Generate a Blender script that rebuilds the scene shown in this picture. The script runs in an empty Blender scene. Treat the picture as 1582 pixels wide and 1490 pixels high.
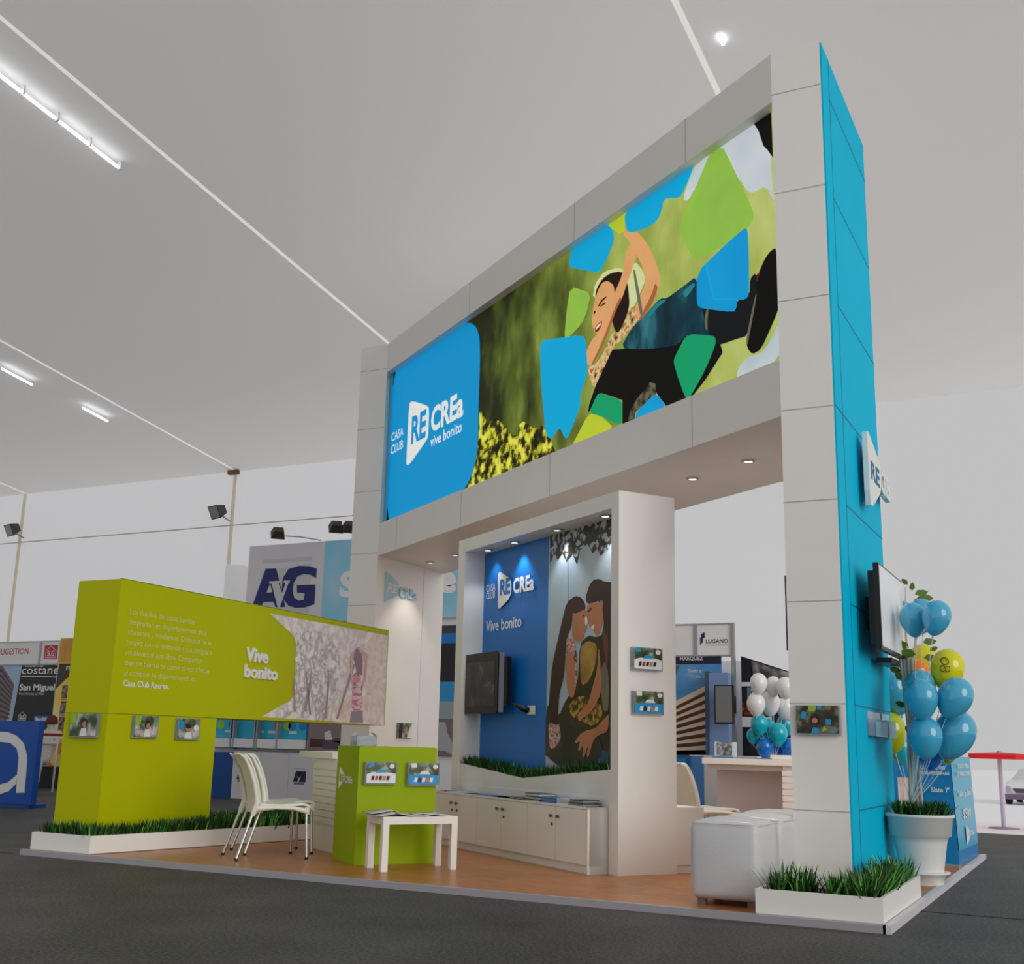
import bpy, bmesh, math, random
from mathutils import Vector, Matrix
random.seed(7)
S = bpy.context.scene
COL = S.collection
# ---------------------------------------------------------------- camera
cam_d = bpy.data.cameras.new('camera'); cam_o = bpy.data.objects.new('camera', cam_d); COL.objects.link(cam_o)
cam_d.sensor_fit = 'HORIZONTAL'; cam_d.sensor_width = 36.0; cam_d.lens = 36.0*1780.5/1582
cam_d.clip_start = .05; cam_d.clip_end = 600
_p, _r, _y = (math.radians(v) for v in (12.767, -1.354, -27.209))
def _rows():
    c, s, cp, sp, cr, sr = math.cos(_y), math.sin(_y), math.cos(_p), math.sin(_p), math.cos(_r), math.sin(_r)
    R1 = Matrix(((c,-s,0),(s,c,0),(0,0,1))); R2 = Matrix(((1,0,0),(0,-sp,cp),(0,cp,sp))); R3 = Matrix(((cr,-sr,0),(sr,cr,0),(0,0,1)))
    return R3 @ R2 @ R1
_R = _rows()
_m = Matrix((_R[0], _R[1], -_R[2])).transposed().to_4x4(); _m.translation = Vector((1.219, -7.127, 1.0))
cam_o.matrix_world = _m
S.camera = cam_o
# ---------------------------------------------------------------- world, sun, exposure
S.view_settings.view_transform = 'Standard'; S.view_settings.look = 'None'
S.view_settings.gamma = 1.0; S.view_settings.exposure = 0.0; S.view_settings.use_curve_mapping = False
W = bpy.data.worlds.new('sky'); S.world = W; W.use_nodes = True
W.node_tree.nodes['Background'].inputs[0].default_value = (.527, .527, .530, 1)
W.node_tree.nodes['Background'].inputs[1].default_value = 1.0
sun_d = bpy.data.lights.new('sun', 'SUN'); sun_d.energy = 1.18; sun_d.angle = math.radians(38); sun_d.color = (1, .97, .93)
sun_o = bpy.data.objects.new('sun', sun_d); COL.objects.link(sun_o)
sun_o.rotation_euler = Vector((.88, -.42, .27)).to_track_quat('Z', 'Y').to_euler()
sun_o.location = (30, -20, 15)
ART={"bill":{"blue_panel":[[-0.182,6.019],[1.217,6.02],[2.29,6.012],[2.472,5.943],[2.63,5.834],[2.721,5.667],[2.751,5.36],[2.743,4.921],[2.76,4.434],[2.72,4.179],[2.587,3.979],[2.34,3.85],[1.3,3.851],[-0.173,3.842]],"bush":[[2.761,4.807],[2.889,4.667],[3.023,4.528],[3.08,4.578],[3.194,4.569],[3.33,4.486],[3.469,4.377],[3.613,4.276],[3.728,4.261],[3.737,4.36],[3.836,4.382],[3.949,4.321],[4.083,4.246],[4.254,4.239],[4.361,4.139],[4.426,4.06],[4.532,3.91],[4.533,3.858],[3.99,3.852],[3.542,3.848],[2.761,3.864],[2.34,3.85],[2.587,3.979],[2.72,4.179],[2.76,4.434]],"sky_a":[[7.068,6.03],[7.265,6.026],[7.716,6.03],[7.922,6.027],[7.89,5.444],[7.924,5.182],[7.824,5.39],[7.679,5.391],[7.591,5.44],[7.505,5.596],[7.35,5.611],[7.094,5.758],[6.892,5.768],[6.804,5.692],[6.718,5.741],[6.879,5.969]],"sky_b":[[7.42,3.879],[7.428,3.961],[7.543,4.028],[7.715,4.007],[7.829,4.08],[7.931,4.204],[7.931,3.88]],"trunk":[[7.702,6.038],[7.914,6.041],[7.918,5.587],[7.851,5.692],[7.809,5.743],[7.751,5.91]],"black_seat":[[5.54,4.684],[5.372,4.492],[5.181,4.228],[5.165,4.147],[5.396,4.293],[5.605,4.203],[5.768,4.126],[5.769,3.873],[5.925,3.87],[5.886,3.982],[6.003,4.077],[6.211,4.18],[6.338,4.024],[6.48,3.873],[6.822,3.882],[7.02,3.992],[7.246,4.156],[7.217,4.237],[6.731,4.46],[5.925,4.593]],"rock":[[5.847,3.877],[5.886,3.982],[6.003,4.077],[6.211,4.18],[6.295,4.146],[6.302,4.045],[5.983,3.958],[5.964,3.877]],"b1":[[5.486,6.014],[5.594,5.907],[5.625,5.782],[5.49,5.634],[5.36,5.539],[5.114,5.652],[4.76,5.824],[4.804,5.971],[4.898,6.041]],"b2":[[5.852,6.033],[6.393,6.042],[6.905,6.044],[6.861,5.931],[6.718,5.787],[6.665,5.778],[6.448,5.869],[6.409,5.755],[6.334,5.692],[6.162,5.69],[5.865,5.754],[5.795,5.933]],"g1":[[7.151,6.035],[7.266,6.041],[7.475,5.631],[7.673,5.226],[7.655,5.13],[7.396,5.086],[6.896,5.083],[6.796,5.232],[6.678,5.459],[6.715,5.57],[6.927,5.787]],"b3":[[6.917,4.976],[7.271,5.071],[7.535,5.126],[7.595,5.112],[7.602,4.901],[7.595,4.535],[7.545,4.515],[7.441,4.547],[7.433,4.477],[7.393,4.456],[6.97,4.632],[6.911,4.684]],"b3line":[[7.031,5.006],[7.06,5.0],[7.165,4.658],[7.441,4.557],[7.441,4.547],[7.133,4.652]],"g2":[[4.798,5.596],[5.199,5.386],[5.121,5.21],[5.032,5.113],[4.731,5.039],[4.691,5.079],[4.723,5.342]],"b4":[[4.183,5.115],[4.233,5.175],[4.36,5.152],[5.057,4.991],[5.126,4.882],[5.153,4.577],[5.11,4.49],[5.023,4.378],[5.034,4.265],[4.803,3.988],[4.733,3.991],[4.625,4.136],[4.483,4.052],[4.395,4.072],[4.333,4.158],[4.223,4.705]],"g3":[[6.765,4.467],[7.125,4.338],[7.162,4.301],[7.154,4.245],[7.022,4.075],[6.795,3.88],[6.739,3.895],[6.639,4.097],[6.572,4.267],[6.59,4.306]],"g4":[[5.332,4.295],[5.396,4.293],[5.728,4.141],[5.768,4.092],[5.769,3.869],[5.398,4.066],[5.182,4.143]],"g5":[[5.182,4.143],[5.377,4.083],[5.648,3.878],[5.273,3.882],[4.865,3.881],[4.985,3.983]],"b5":[[6.276,4.051],[6.338,4.024],[6.473,3.877],[5.983,3.872],[6.002,3.953]],"g6":[[5.486,6.019],[5.852,6.033],[5.803,5.934],[5.795,5.814],[5.721,5.806],[5.624,5.882]],"hair":[[5.274,5.3],[5.303,5.393],[5.407,5.459],[5.554,5.466],[5.74,5.418],[5.838,5.321],[5.872,5.161],[5.886,5.025],[5.839,4.943],[5.77,4.86],[5.701,4.808],[5.644,4.842],[5.587,4.96],[5.527,5.213],[5.409,5.322]],"face":[[5.408,5.421],[5.511,5.402],[5.619,5.316],[5.642,5.174],[5.586,5.06],[5.485,4.992],[5.413,4.948],[5.324,4.905],[5.258,4.972],[5.226,5.067],[5.237,5.175],[5.266,5.26],[5.325,5.36]],"brow":[[5.336,5.204],[5.404,5.245],[5.483,5.252],[5.486,5.236],[5.416,5.222],[5.354,5.187]],"eye":[[5.363,5.181],[5.416,5.197],[5.478,5.193],[5.457,5.178],[5.401,5.176]],"eyeb":[[5.243,5.152],[5.273,5.177],[5.297,5.155],[5.274,5.135]],"smile":[[5.27,4.982],[5.317,5.009],[5.412,5.028],[5.406,4.981],[5.354,4.937],[5.3,4.936]],"teeth":[[5.291,4.978],[5.329,4.998],[5.394,5.011],[5.383,4.985],[5.33,4.971],[5.3,4.964]],"arm1":[[5.88,5.63],[5.935,5.625],[5.997,5.539],[6.003,5.475],[5.962,5.404],[5.899,5.315],[5.844,5.253],[5.761,5.133],[5.649,5.039],[5.524,4.863],[5.386,4.722],[5.254,4.619],[5.172,4.625],[5.122,4.698],[5.13,4.798],[5.211,4.876],[5.369,4.929],[5.499,5.071],[5.628,5.229],[5.749,5.353],[5.796,5.453],[5.816,5.554]],"armshade":[[5.761,5.133],[5.649,5.039],[5.524,4.863],[5.386,4.722],[5.254,4.619],[5.214,4.625],[5.356,4.748],[5.501,4.904],[5.62,5.065],[5.727,5.161]],"arm2":[[5.795,5.856],[5.843,5.77],[6.003,5.722],[6.137,5.587],[6.298,5.331],[6.383,5.125],[6.346,5.027],[6.243,4.905],[6.087,4.83],[6.007,4.824],[5.97,4.965],[6.042,5.037],[6.135,5.134],[6.156,5.19],[6.104,5.322],[5.976,5.534],[5.871,5.683],[5.781,5.774]],"arm2shade":[[6.346,5.027],[6.243,4.905],[6.087,4.83],[6.034,4.831],[6.134,4.91],[6.252,5.013],[6.304,5.106]],"halo":[[5.229,5.315],[5.272,5.456],[5.436,5.526],[5.698,5.472],[5.866,5.36],[5.976,5.435],[6.109,5.288],[6.148,5.177],[6.042,5.069],[5.975,4.995],[5.866,4.967],[5.756,5.069]],"rope":[[5.943,5.357],[5.975,5.35],[6.05,5.099],[6.108,4.871],[6.071,4.843],[6.013,5.047]],"dress":[[5.935,5.009],[6.002,4.922],[6.018,4.821],[5.867,4.756],[5.757,4.725],[5.603,4.682],[5.56,4.638],[5.374,4.46],[5.272,4.368],[5.205,4.473],[5.154,4.622],[5.298,4.606],[5.445,4.688],[5.602,4.855],[5.701,4.8],[5.839,4.927]],"jeans":[[5.735,4.648],[5.921,4.787],[6.186,4.861],[6.378,4.925],[6.478,4.888],[6.708,4.916],[6.919,4.946],[6.936,4.672],[7.014,4.614],[7.058,4.573],[7.076,4.393],[7.172,4.306],[7.138,4.256],[6.771,4.466],[6.629,4.405],[6.386,4.453],[6.028,4.547]],"fold1":[[6.186,4.845],[6.365,4.911],[6.49,4.869],[6.34,4.857],[6.211,4.79]],"fold2":[[6.708,4.87],[6.872,4.903],[6.895,4.865],[6.754,4.794]],"whitestripe":[[7.043,4.6],[7.074,4.589],[7.054,4.501],[7.056,4.399],[7.021,4.439],[7.019,4.527]],"redbit":[[7.602,4.622],[7.717,4.692],[7.702,4.628],[7.618,4.61]],"boots":[[6.97,4.643],[7.393,4.456],[7.447,4.545],[7.595,4.535],[7.609,4.673],[7.683,4.697],[7.707,4.557],[7.628,4.382],[7.563,4.202],[7.415,4.217],[7.217,4.231],[7.154,4.256],[7.062,4.389],[7.016,4.52]],"shoe":[[7.931,4.815],[7.932,4.557],[7.941,4.318],[7.862,4.207],[7.716,4.04],[7.615,4.031],[7.56,4.093],[7.542,4.168],[7.597,4.332],[7.677,4.527],[7.711,4.676],[7.786,4.77],[7.859,4.813]],"sole":[[7.561,4.123],[7.542,4.168],[7.597,4.332],[7.677,4.527],[7.684,4.504],[7.626,4.322],[7.571,4.16]],"trap":[[0.639,5.392],[0.746,5.401],[1.23,5.216],[1.311,5.161],[1.319,4.809],[1.287,4.75],[0.751,4.537],[0.651,4.541],[0.632,4.596]],"tRE":[[0.767,4.826],[1.239,4.795],[0.75,5.171]],"tCREA":[[1.391,4.832],[2.333,4.821],[1.394,5.13]],"tvive":[[1.398,4.629],[2.309,4.621],[1.41,4.762]],"tcasa":[[0.065,5.003],[0.481,4.977],[0.073,5.121]],"tclub":[[0.065,4.825],[0.488,4.796],[0.072,4.945]],"ext":[[-0.161,3.861],[-0.247,6.053],[7.913,6.04],[7.944,3.861]]},"niche":{"back":[[0.033,2.9],[0.033,0.898],[1.452,0.795],[1.473,2.907],[2.517,2.917],[2.494,0.8]],"tvf":[[-0.006,1.845],[0.922,1.848],[0.939,1.285],[0.011,1.296],[1.029,1.842]],"leaves":[[1.473,2.907],[2.517,2.911],[2.519,2.626],[2.442,2.618],[2.34,2.585],[2.288,2.658],[2.218,2.62],[2.128,2.718],[2.002,2.677],[1.969,2.536],[1.885,2.654],[1.781,2.598],[1.703,2.687],[1.627,2.637],[1.547,2.708],[1.483,2.585]],"hair_b":[[1.937,2.283],[2.047,2.253],[2.112,2.186],[2.092,2.112],[1.977,2.132],[1.897,2.11],[1.881,2.016],[1.816,1.934],[1.782,1.793],[1.769,1.604],[1.68,1.418],[1.667,1.229],[1.575,1.117],[1.49,1.155],[1.508,1.422],[1.557,1.709],[1.647,1.917],[1.719,2.086],[1.79,2.235]],"face_b":[[1.912,2.118],[2.013,2.134],[2.106,2.149],[2.128,2.1],[2.122,2.035],[2.14,1.977],[2.095,1.943],[2.075,1.885],[1.982,1.872],[1.901,1.91],[1.885,1.977]],"hair_a":[[2.325,2.389],[2.411,2.352],[2.479,2.289],[2.516,2.185],[2.52,1.574],[2.434,1.649],[2.385,1.579],[2.317,1.654],[2.332,1.835],[2.405,1.976],[2.39,2.105],[2.328,2.203],[2.224,2.191],[2.137,2.193],[2.111,2.252],[2.169,2.35],[2.239,2.39]],"face_a":[[2.137,2.187],[2.259,2.195],[2.345,2.174],[2.397,2.086],[2.381,1.996],[2.331,1.917],[2.28,1.908],[2.234,1.97],[2.175,1.993],[2.15,2.042],[2.131,2.109]],"dress_b":[[1.798,1.93],[1.872,1.911],[1.946,1.874],[1.986,1.688],[1.996,1.539],[1.954,1.485],[1.861,1.6],[1.786,1.793]],"arm_b":[[1.801,1.792],[1.904,1.796],[1.931,1.729],[1.952,1.597],[1.948,1.411],[1.884,1.391],[1.828,1.452],[1.791,1.603]],"dark":[[1.99,1.484],[2.018,1.855],[2.159,1.92],[2.28,1.893],[2.365,1.906],[2.518,1.931],[2.494,0.8],[1.452,0.792],[1.453,1.346],[1.57,1.306],[1.667,1.229],[1.811,1.396]],"glow":[[2.019,1.817],[2.142,1.875],[2.298,1.837],[2.283,1.674],[2.182,1.533],[2.043,1.483]],"flowers":[[1.849,1.339],[1.992,1.401],[2.115,1.407],[2.237,1.333],[2.338,1.349],[2.405,1.259],[2.306,1.171],[2.171,1.154],[1.995,1.209],[1.887,1.246]],"torso_a":[[2.335,1.581],[2.384,1.669],[2.509,1.753],[2.503,1.293],[2.389,1.242],[2.303,1.403]],"arm_a":[[2.235,1.477],[2.308,1.619],[2.332,1.835],[2.369,1.58],[2.37,1.419],[2.237,1.279],[2.031,1.199],[1.995,1.254],[2.168,1.334]],"hand_a":[[2.497,1.258],[2.479,1.11],[2.341,1.083],[2.258,1.047],[2.182,0.896],[2.151,0.904],[2.173,1.002],[2.113,0.894],[2.079,0.902],[2.104,1.007],[2.036,0.946],[2.011,0.959],[2.052,1.037],[1.964,1.005],[1.957,1.018],[2.033,1.082],[2.137,1.118],[2.29,1.136],[2.406,1.206]],"floral":[[1.5,1.202],[1.631,1.164],[1.816,1.195],[1.789,1.108],[1.673,0.996],[1.58,0.952],[1.522,0.985]],"bluebit":[[2.375,0.97],[2.493,0.942],[2.494,0.86],[2.311,0.837]],"tRE":[[0.539,2.421],[0.755,2.434],[0.541,2.564]],"tCREA":[[0.809,2.416],[1.218,2.415],[0.811,2.553]],"tvive":[[0.255,2.084],[0.989,2.079],[0.253,2.193]],"tcasa":[[0.245,2.481],[0.434,2.482],[0.24,2.553]],"tclub":[[0.244,2.411],[0.433,2.41],[0.24,2.475]],"trap":[[0.481,2.64],[0.526,2.661],[0.749,2.566],[0.768,2.532],[0.766,2.384],[0.546,2.292],[0.5,2.296]],"lights":[[-0.03,2.936],[0.82,2.939],[1.704,2.95],[2.51,2.965]],"socket":[[1.133,1.333],[1.266,1.331],[1.269,1.261]],"ear_b":[[1.894,2.13],[1.926,2.134],[1.944,2.1],[1.94,2.035],[1.924,2.011],[1.895,2.058]],"ear_a":[[2.345,2.198],[2.372,2.204],[2.396,2.168],[2.374,2.102],[2.355,2.122]],"brow_a":[[2.134,2.126],[2.205,2.154],[2.224,2.146],[2.158,2.114]],"eye_b":[[2.067,2.096],[2.1,2.098],[2.105,2.09],[2.072,2.087]],"smile_a":[[2.198,1.986],[2.259,2.007],[2.245,1.968],[2.222,1.964]],"lit_nose":[[2.101,2.08],[2.129,2.088],[2.154,2.025],[2.107,2.003]],"hairlight_a":[[2.382,1.97],[2.485,1.864],[2.465,1.622],[2.423,1.697],[2.394,1.87]],"skirt":[[1.657,1.27],[1.809,1.243],[2.018,1.204],[2.243,1.154],[2.404,0.987],[2.36,0.88],[1.59,0.925],[1.739,1.041]],"top_a":[[2.352,1.59],[2.423,1.697],[2.487,1.572],[2.49,1.284],[2.401,1.273],[2.365,1.455]]},"unit":{"uo":[[2.971,3.023],[0.002,3.01],[0.029,0.822],[0.15,2.882],[2.854,2.909],[0.15,0.763],[2.827,0.818],[1.412,0.688],[2.842,0.033]]},"green":{"pic":[[2.206,2.256],[3.342,2.261],[4.678,2.255],[4.689,1.689],[4.686,1.17],[3.324,1.191],[2.181,1.2],[2.406,1.284],[2.663,1.381],[2.707,1.414],[2.734,1.466],[2.716,1.981],[2.689,2.041],[2.631,2.082]],"board":[[-0.003,2.312],[4.698,2.315],[4.716,1.122],[1.443,1.149],[-0.008,1.17],[1.498,0.257]],"girl":[[3.962,2.057],[4.031,2.005],[4.121,1.999],[4.165,1.913],[4.19,1.661],[4.147,1.596],[4.187,1.196],[3.91,1.197],[3.928,1.349],[3.878,1.594],[3.792,1.738],[3.747,1.945],[3.839,1.977],[3.894,2.006]],"girlhair":[[3.953,2.049],[4.03,2.017],[4.11,1.96],[4.118,1.733],[4.057,1.754],[4.013,1.701],[3.959,1.848],[3.9,1.944]],"dressg":[[3.918,1.77],[4.108,1.732],[4.173,1.333],[3.922,1.312],[3.926,1.597]],"bottomg":[[3.922,1.312],[4.173,1.333],[4.187,1.194],[3.901,1.191]],"tree":[[2.713,2.085],[2.997,2.183],[3.357,2.121],[3.58,1.969],[3.649,1.753],[3.557,1.529],[3.442,1.332],[3.368,1.195],[3.193,1.195],[3.125,1.414],[2.977,1.223],[2.904,1.198],[2.783,1.286],[2.613,1.19],[2.416,1.203],[2.671,1.377],[2.742,1.466]],"line0":[[0.142,2.022],[1.026,2.026],[0.142,2.076]],"line1":[[0.145,1.933],[1.213,1.929],[0.144,1.974]],"line2":[[0.138,1.837],[1.306,1.848],[0.139,1.885]],"line3":[[0.14,1.753],[1.309,1.755],[0.143,1.801]],"line4":[[0.138,1.665],[1.172,1.675],[0.138,1.702]],"line5":[[0.143,1.578],[1.308,1.579],[0.146,1.625]],"line6":[[0.145,1.493],[1.104,1.49],[0.146,1.535]],"line7":[[0.143,1.406],[0.74,1.405],[0.143,1.453]],"tV":[[1.836,1.748],[2.217,1.743],[1.82,1.877]],"tb":[[1.831,1.589],[2.402,1.579],[1.82,1.704]],"frames":[[0.302,1.163],[0.595,1.155],[0.311,0.982],[0.62,0.975],[0.877,1.152],[1.182,1.148],[0.883,0.973],[1.186,0.971]]},"side":{"logo":[[0.753,3.411],[0.836,3.437],[0.894,3.425],[1.275,3.3],[1.297,3.255],[1.271,3.07],[0.864,2.892],[0.751,2.87],[0.741,3.091]],"crea":[[1.318,3.26],[1.887,3.262],[1.873,3.077],[1.27,3.068]],"acr":[[0.715,1.287],[0.672,1.108],[1.286,1.291],[1.265,1.108],[1.8,1.297],[1.745,1.11]]},"pfront":{"pic":[[0.054,1.3],[0.342,1.302],[0.048,1.114],[0.335,1.114]]},"cfront":{"f":[[0.05,0.823],[0.301,0.854],[0.055,0.668],[0.308,0.666],[0.422,0.827],[0.678,0.82],[0.424,0.658],[0.679,0.654]]},"cleft":{"logo":[[0.079,0.775],[0.194,0.716],[0.187,0.664],[0.067,0.604]],"RE":[[0.092,0.66],[0.191,0.661],[0.088,0.723]],"CREA":[[0.211,0.652],[0.387,0.662],[0.202,0.709]]},"inner":{"logo":[[0.195,3.219],[0.513,3.111],[0.51,2.941],[0.229,2.819]],"CREA":[[0.561,2.93],[1.017,2.948],[0.548,3.08]],"pic":[[0.654,1.224],[0.983,1.233],[0.654,1.037],[0.999,1.042]],"side":[[-0.114,3.332],[1.563,3.326]]},"uside":{"f":[[0.124,1.764],[0.38,1.753],[0.118,1.597],[0.373,1.594],[0.136,1.421],[0.397,1.422],[0.13,1.252],[0.39,1.255]]},"avg":{"box":[[0.0,4.345],[2.168,4.36],[4.293,3.999],[3.971,2.954]],"A":[[0.174,3.304],[0.401,3.923],[0.636,3.918],[0.791,3.515],[0.894,3.23],[0.764,3.23],[0.689,3.226],[0.618,3.329],[0.402,3.331],[0.375,3.262]],"Ahole":[[0.464,3.497],[0.526,3.657],[0.585,3.499]],"G":[[1.516,3.877],[1.516,3.711],[1.389,3.772],[1.241,3.789],[1.119,3.764],[1.042,3.646],[1.028,3.506],[1.075,3.384],[1.178,3.33],[1.288,3.341],[1.291,3.46],[1.13,3.472],[1.112,3.603],[1.512,3.597],[1.513,3.26],[1.311,3.207],[1.114,3.207],[0.962,3.248],[0.854,3.352],[0.791,3.515],[0.797,3.738],[0.909,3.895],[1.13,3.941],[1.353,3.925]],"y":[[0.503,3.693],[0.745,3.695],[0.748,3.663],[0.716,3.65],[0.807,3.474],[0.868,3.644],[0.829,3.659],[0.826,3.692],[0.964,3.69],[0.959,3.654],[0.926,3.631],[0.767,3.194],[0.736,3.205],[0.565,3.646],[0.506,3.658]],"blue":[[1.665,4.342],[2.186,4.342],[1.675,3.028]],"grey":[[0.315,4.026],[1.395,4.023],[1.394,3.076],[0.252,3.864],[0.322,4.088],[1.398,4.084]],"S":[[2.032,3.38],[2.22,3.383],[2.017,3.774]],"ue":[[3.851,3.386],[4.333,3.368],[3.838,3.673]],"strip":[[3.984,2.694],[4.327,2.687],[3.991,2.537],[4.333,2.531],[3.997,1.931],[4.349,1.931],[4.0,1.675],[3.978,1.436],[4.362,0.806],[4.007,2.816],[4.323,2.808]],"under":[[-0.452,1.287],[-0.114,1.257],[0.273,1.251],[0.768,1.214],[1.48,1.192],[-0.42,0.975],[1.469,0.989],[-0.403,0.81],[1.525,1.139],[2.396,0.872],[1.866,1.018]]},"avgdesk":{"desk":[[0.512,0.793],[0.524,-0.032],[1.576,0.797],[1.589,0.012],[2.222,0.812],[1.834,0.022],[1.798,0.476],[2.055,0.484],[2.059,0.262],[0.012,0.76],[0.052,-0.031]]},"slg":{"slg":[[-0.022,2.609],[0.8,2.596],[0.819,2.481],[-0.001,2.492],[1.236,2.64],[1.597,2.646],[1.242,2.375],[1.602,2.384],[1.127,2.717],[0.588,2.294],[1.663,2.284],[0.59,1.202],[1.685,1.349],[0.629,2.268],[1.681,2.048],[0.674,2.103],[0.663,1.801],[1.655,1.765],[0.651,1.915],[0.671,1.689],[1.425,1.666],[0.663,1.739],[0.696,1.216],[0.93,1.218],[0.797,1.365],[1.149,1.295],[1.553,1.299],[1.16,1.184],[0.21,1.285],[0.032,2.299]],"orange":[[1.658,2.77],[2.077,2.77],[1.678,2.296],[2.078,2.292],[1.842,0.009],[1.813,1.986],[1.863,1.655],[2.072,1.644],[1.893,1.46],[1.873,1.363],[2.062,1.365],[1.886,1.169],[1.885,1.061],[2.056,1.063],[1.895,0.88],[1.924,0.582],[1.779,0.303],[1.785,0.149],[2.079,0.018]]},"acounter":{"a":[[0.034,0.99],[0.189,0.989],[0.376,0.943],[0.533,0.842],[0.613,0.706],[0.637,0.621],[0.652,0.2],[0.491,0.19],[0.469,0.437],[0.464,0.651],[0.406,0.77],[0.265,0.846],[0.058,0.854]],"a2":[[0.469,0.437],[0.472,0.3],[0.349,0.21],[0.179,0.161],[0.157,0.289],[0.305,0.32]],"abox":[[0.008,1.14],[0.78,1.14],[0.826,0.044],[0.203,0.025],[0.78,-0.05],[0.23,-0.059]]},"lug":{"lug":[[0.008,2.73],[0.366,2.73],[0.41,2.729],[0.932,2.725],[0.924,2.326],[0.461,2.601],[0.537,2.431],[0.547,2.465],[0.872,2.467],[0.547,2.52],[0.005,2.287],[0.778,2.278],[0.776,2.17],[0.165,2.231],[0.508,2.228],[0.165,2.277],[0.278,2.049],[0.48,2.048],[0.279,2.099],[0.391,1.974],[0.591,1.973],[0.392,2.024],[0.053,1.624],[0.581,1.882],[0.048,0.989],[0.568,1.009],[0.566,0.896],[-0.006,0.882]],"mbox":[[0.601,2.056],[0.662,2.058],[0.918,2.004],[0.901,1.128],[0.647,1.132],[0.587,1.139],[0.856,1.873],[1.065,1.784],[1.064,1.308],[0.846,1.337]],"mid":[[0.983,2.275],[1.734,2.04],[1.746,1.904],[0.976,1.93],[1.117,2.232],[1.1,1.832],[1.234,1.832],[1.096,1.654],[1.23,1.655],[1.062,1.646],[1.209,1.47]]},"tot":{"tot":[[0.245,0.871],[0.423,0.876],[0.243,0.825],[0.269,0.798],[0.474,0.805],[0.362,0.671],[0.498,0.66],[0.364,0.711],[0.489,0.777]]}}
BALL_A=[('sky blue balloon at the top right of the pot plant bunch', (0.139, 1.883, 1.984), 0.11, 'bal_c', 0.25), ('sky blue balloon at the top left of the bunch, beside the television edge', (-0.042, 1.997, 1.986), 0.107, 'bal_c', -0.1), ('pale blue balloon peeping over the top pair of the bunch', (-0.008, 2.209, 2.038), 0.11, 'bal_c', 0), ('blue balloon mostly hidden behind the television at the top of the bunch', (-0.223, 2.703, 2.107), 0.095, 'bal_c', -0.2), ('sky blue balloon front and centre of the bunch', (-0.007, 1.958, 1.394), 0.124, 'bal_c', 0), ('sky blue balloon at the bottom centre of the bunch', (-0.004, 2.029, 1.12), 0.129, 'bal_c', 0), ('sky blue balloon at the right of the bunch under the yellow one', (0.213, 2.09, 1.41), 0.134, 'bal_c', 0.5), ('largest sky blue balloon at the bottom right of the bunch', (0.173, 2.274, 1.15), 0.16, 'bal_c', 0.5), ('sky blue balloon just in front of the orange one', (-0.044, 2.192, 1.486), 0.118, 'bal_c', 0), ('sky blue balloon partly behind the pillar edge at left of the bunch', (-0.386, 3.07, 1.511), 0.163, 'bal_c', -0.3), ('bright yellow balloon with a small printed figure', (0.149, 2.277, 1.632), 0.133, 'bal_y', 0.2), ('orange balloon in the middle of the pot plant bunch', (-0.207, 3.243, 1.649), 0.115, 'bal_o', 0), ('plain yellow balloon left of the printed yellow one', (-0.172, 3.46, 1.773), 0.134, 'bal_y', -0.1), ('lime balloon half hidden by the pillar, low in the bunch', (-0.42, 3.047, 1.175), 0.14, 'bal_l', -0.2), ('turquoise balloon low behind the poles of the bunch', (-0.382, 3.262, 1.041), 0.109, 'bal_t', -0.1), ('deep blue balloon under the two lowest sky blue balloons', (-0.023, 2.414, 1.019), 0.109, 'bal_b', 0.1), ('yellow green balloon peeping out at the very bottom of the bunch', (0.089, 2.581, 1.042), 0.09, 'bal_l', 0.2)]
BALL_B=[('white balloon at the top left of the far bunch', (-2.578, 6.987, 1.785), 0.111, 'bal_w', 0), ('white balloon at the top right of the far bunch', (-2.293, 7.144, 1.746), 0.111, 'bal_w', 0), ('white balloon at the top middle of the far bunch', (-2.47, 7.277, 1.769), 0.104, 'bal_w', 0), ('white balloon with a dark printed word at left of the far bunch', (-2.627, 7.025, 1.537), 0.119, 'bal_w', 0), ('white balloon in the centre of the far bunch', (-2.549, 7.403, 1.568), 0.129, 'bal_w', 0), ('white balloon at right of the far bunch beside the pillar', (-2.406, 7.606, 1.513), 0.122, 'bal_w', 0), ('large turquoise balloon with a bright highlight in the far bunch', (-2.416, 7.223, 1.187), 0.119, 'bal_t', 0), ('turquoise balloon at upper left of the far bunch', (-2.617, 7.114, 1.299), 0.111, 'bal_t', 0), ('turquoise balloon in the middle of the far bunch', (-2.589, 7.398, 1.235), 0.121, 'bal_t', 0), ('turquoise balloon at right of the far bunch', (-2.455, 7.748, 1.308), 0.115, 'bal_t', 0), ('turquoise balloon at the far left of the far bunch', (-2.727, 7.209, 1.159), 0.08, 'bal_t', 0), ('blue balloon at lower left of the far bunch', (-2.578, 7.182, 1.021), 0.103, 'bal_b', 0), ('blue balloon at lower right of the far bunch', (-2.319, 7.359, 1.028), 0.103, 'bal_b', 0), ('blue balloon low in the middle of the far bunch', (-2.495, 7.447, 0.963), 0.096, 'bal_b', 0)]
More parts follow.
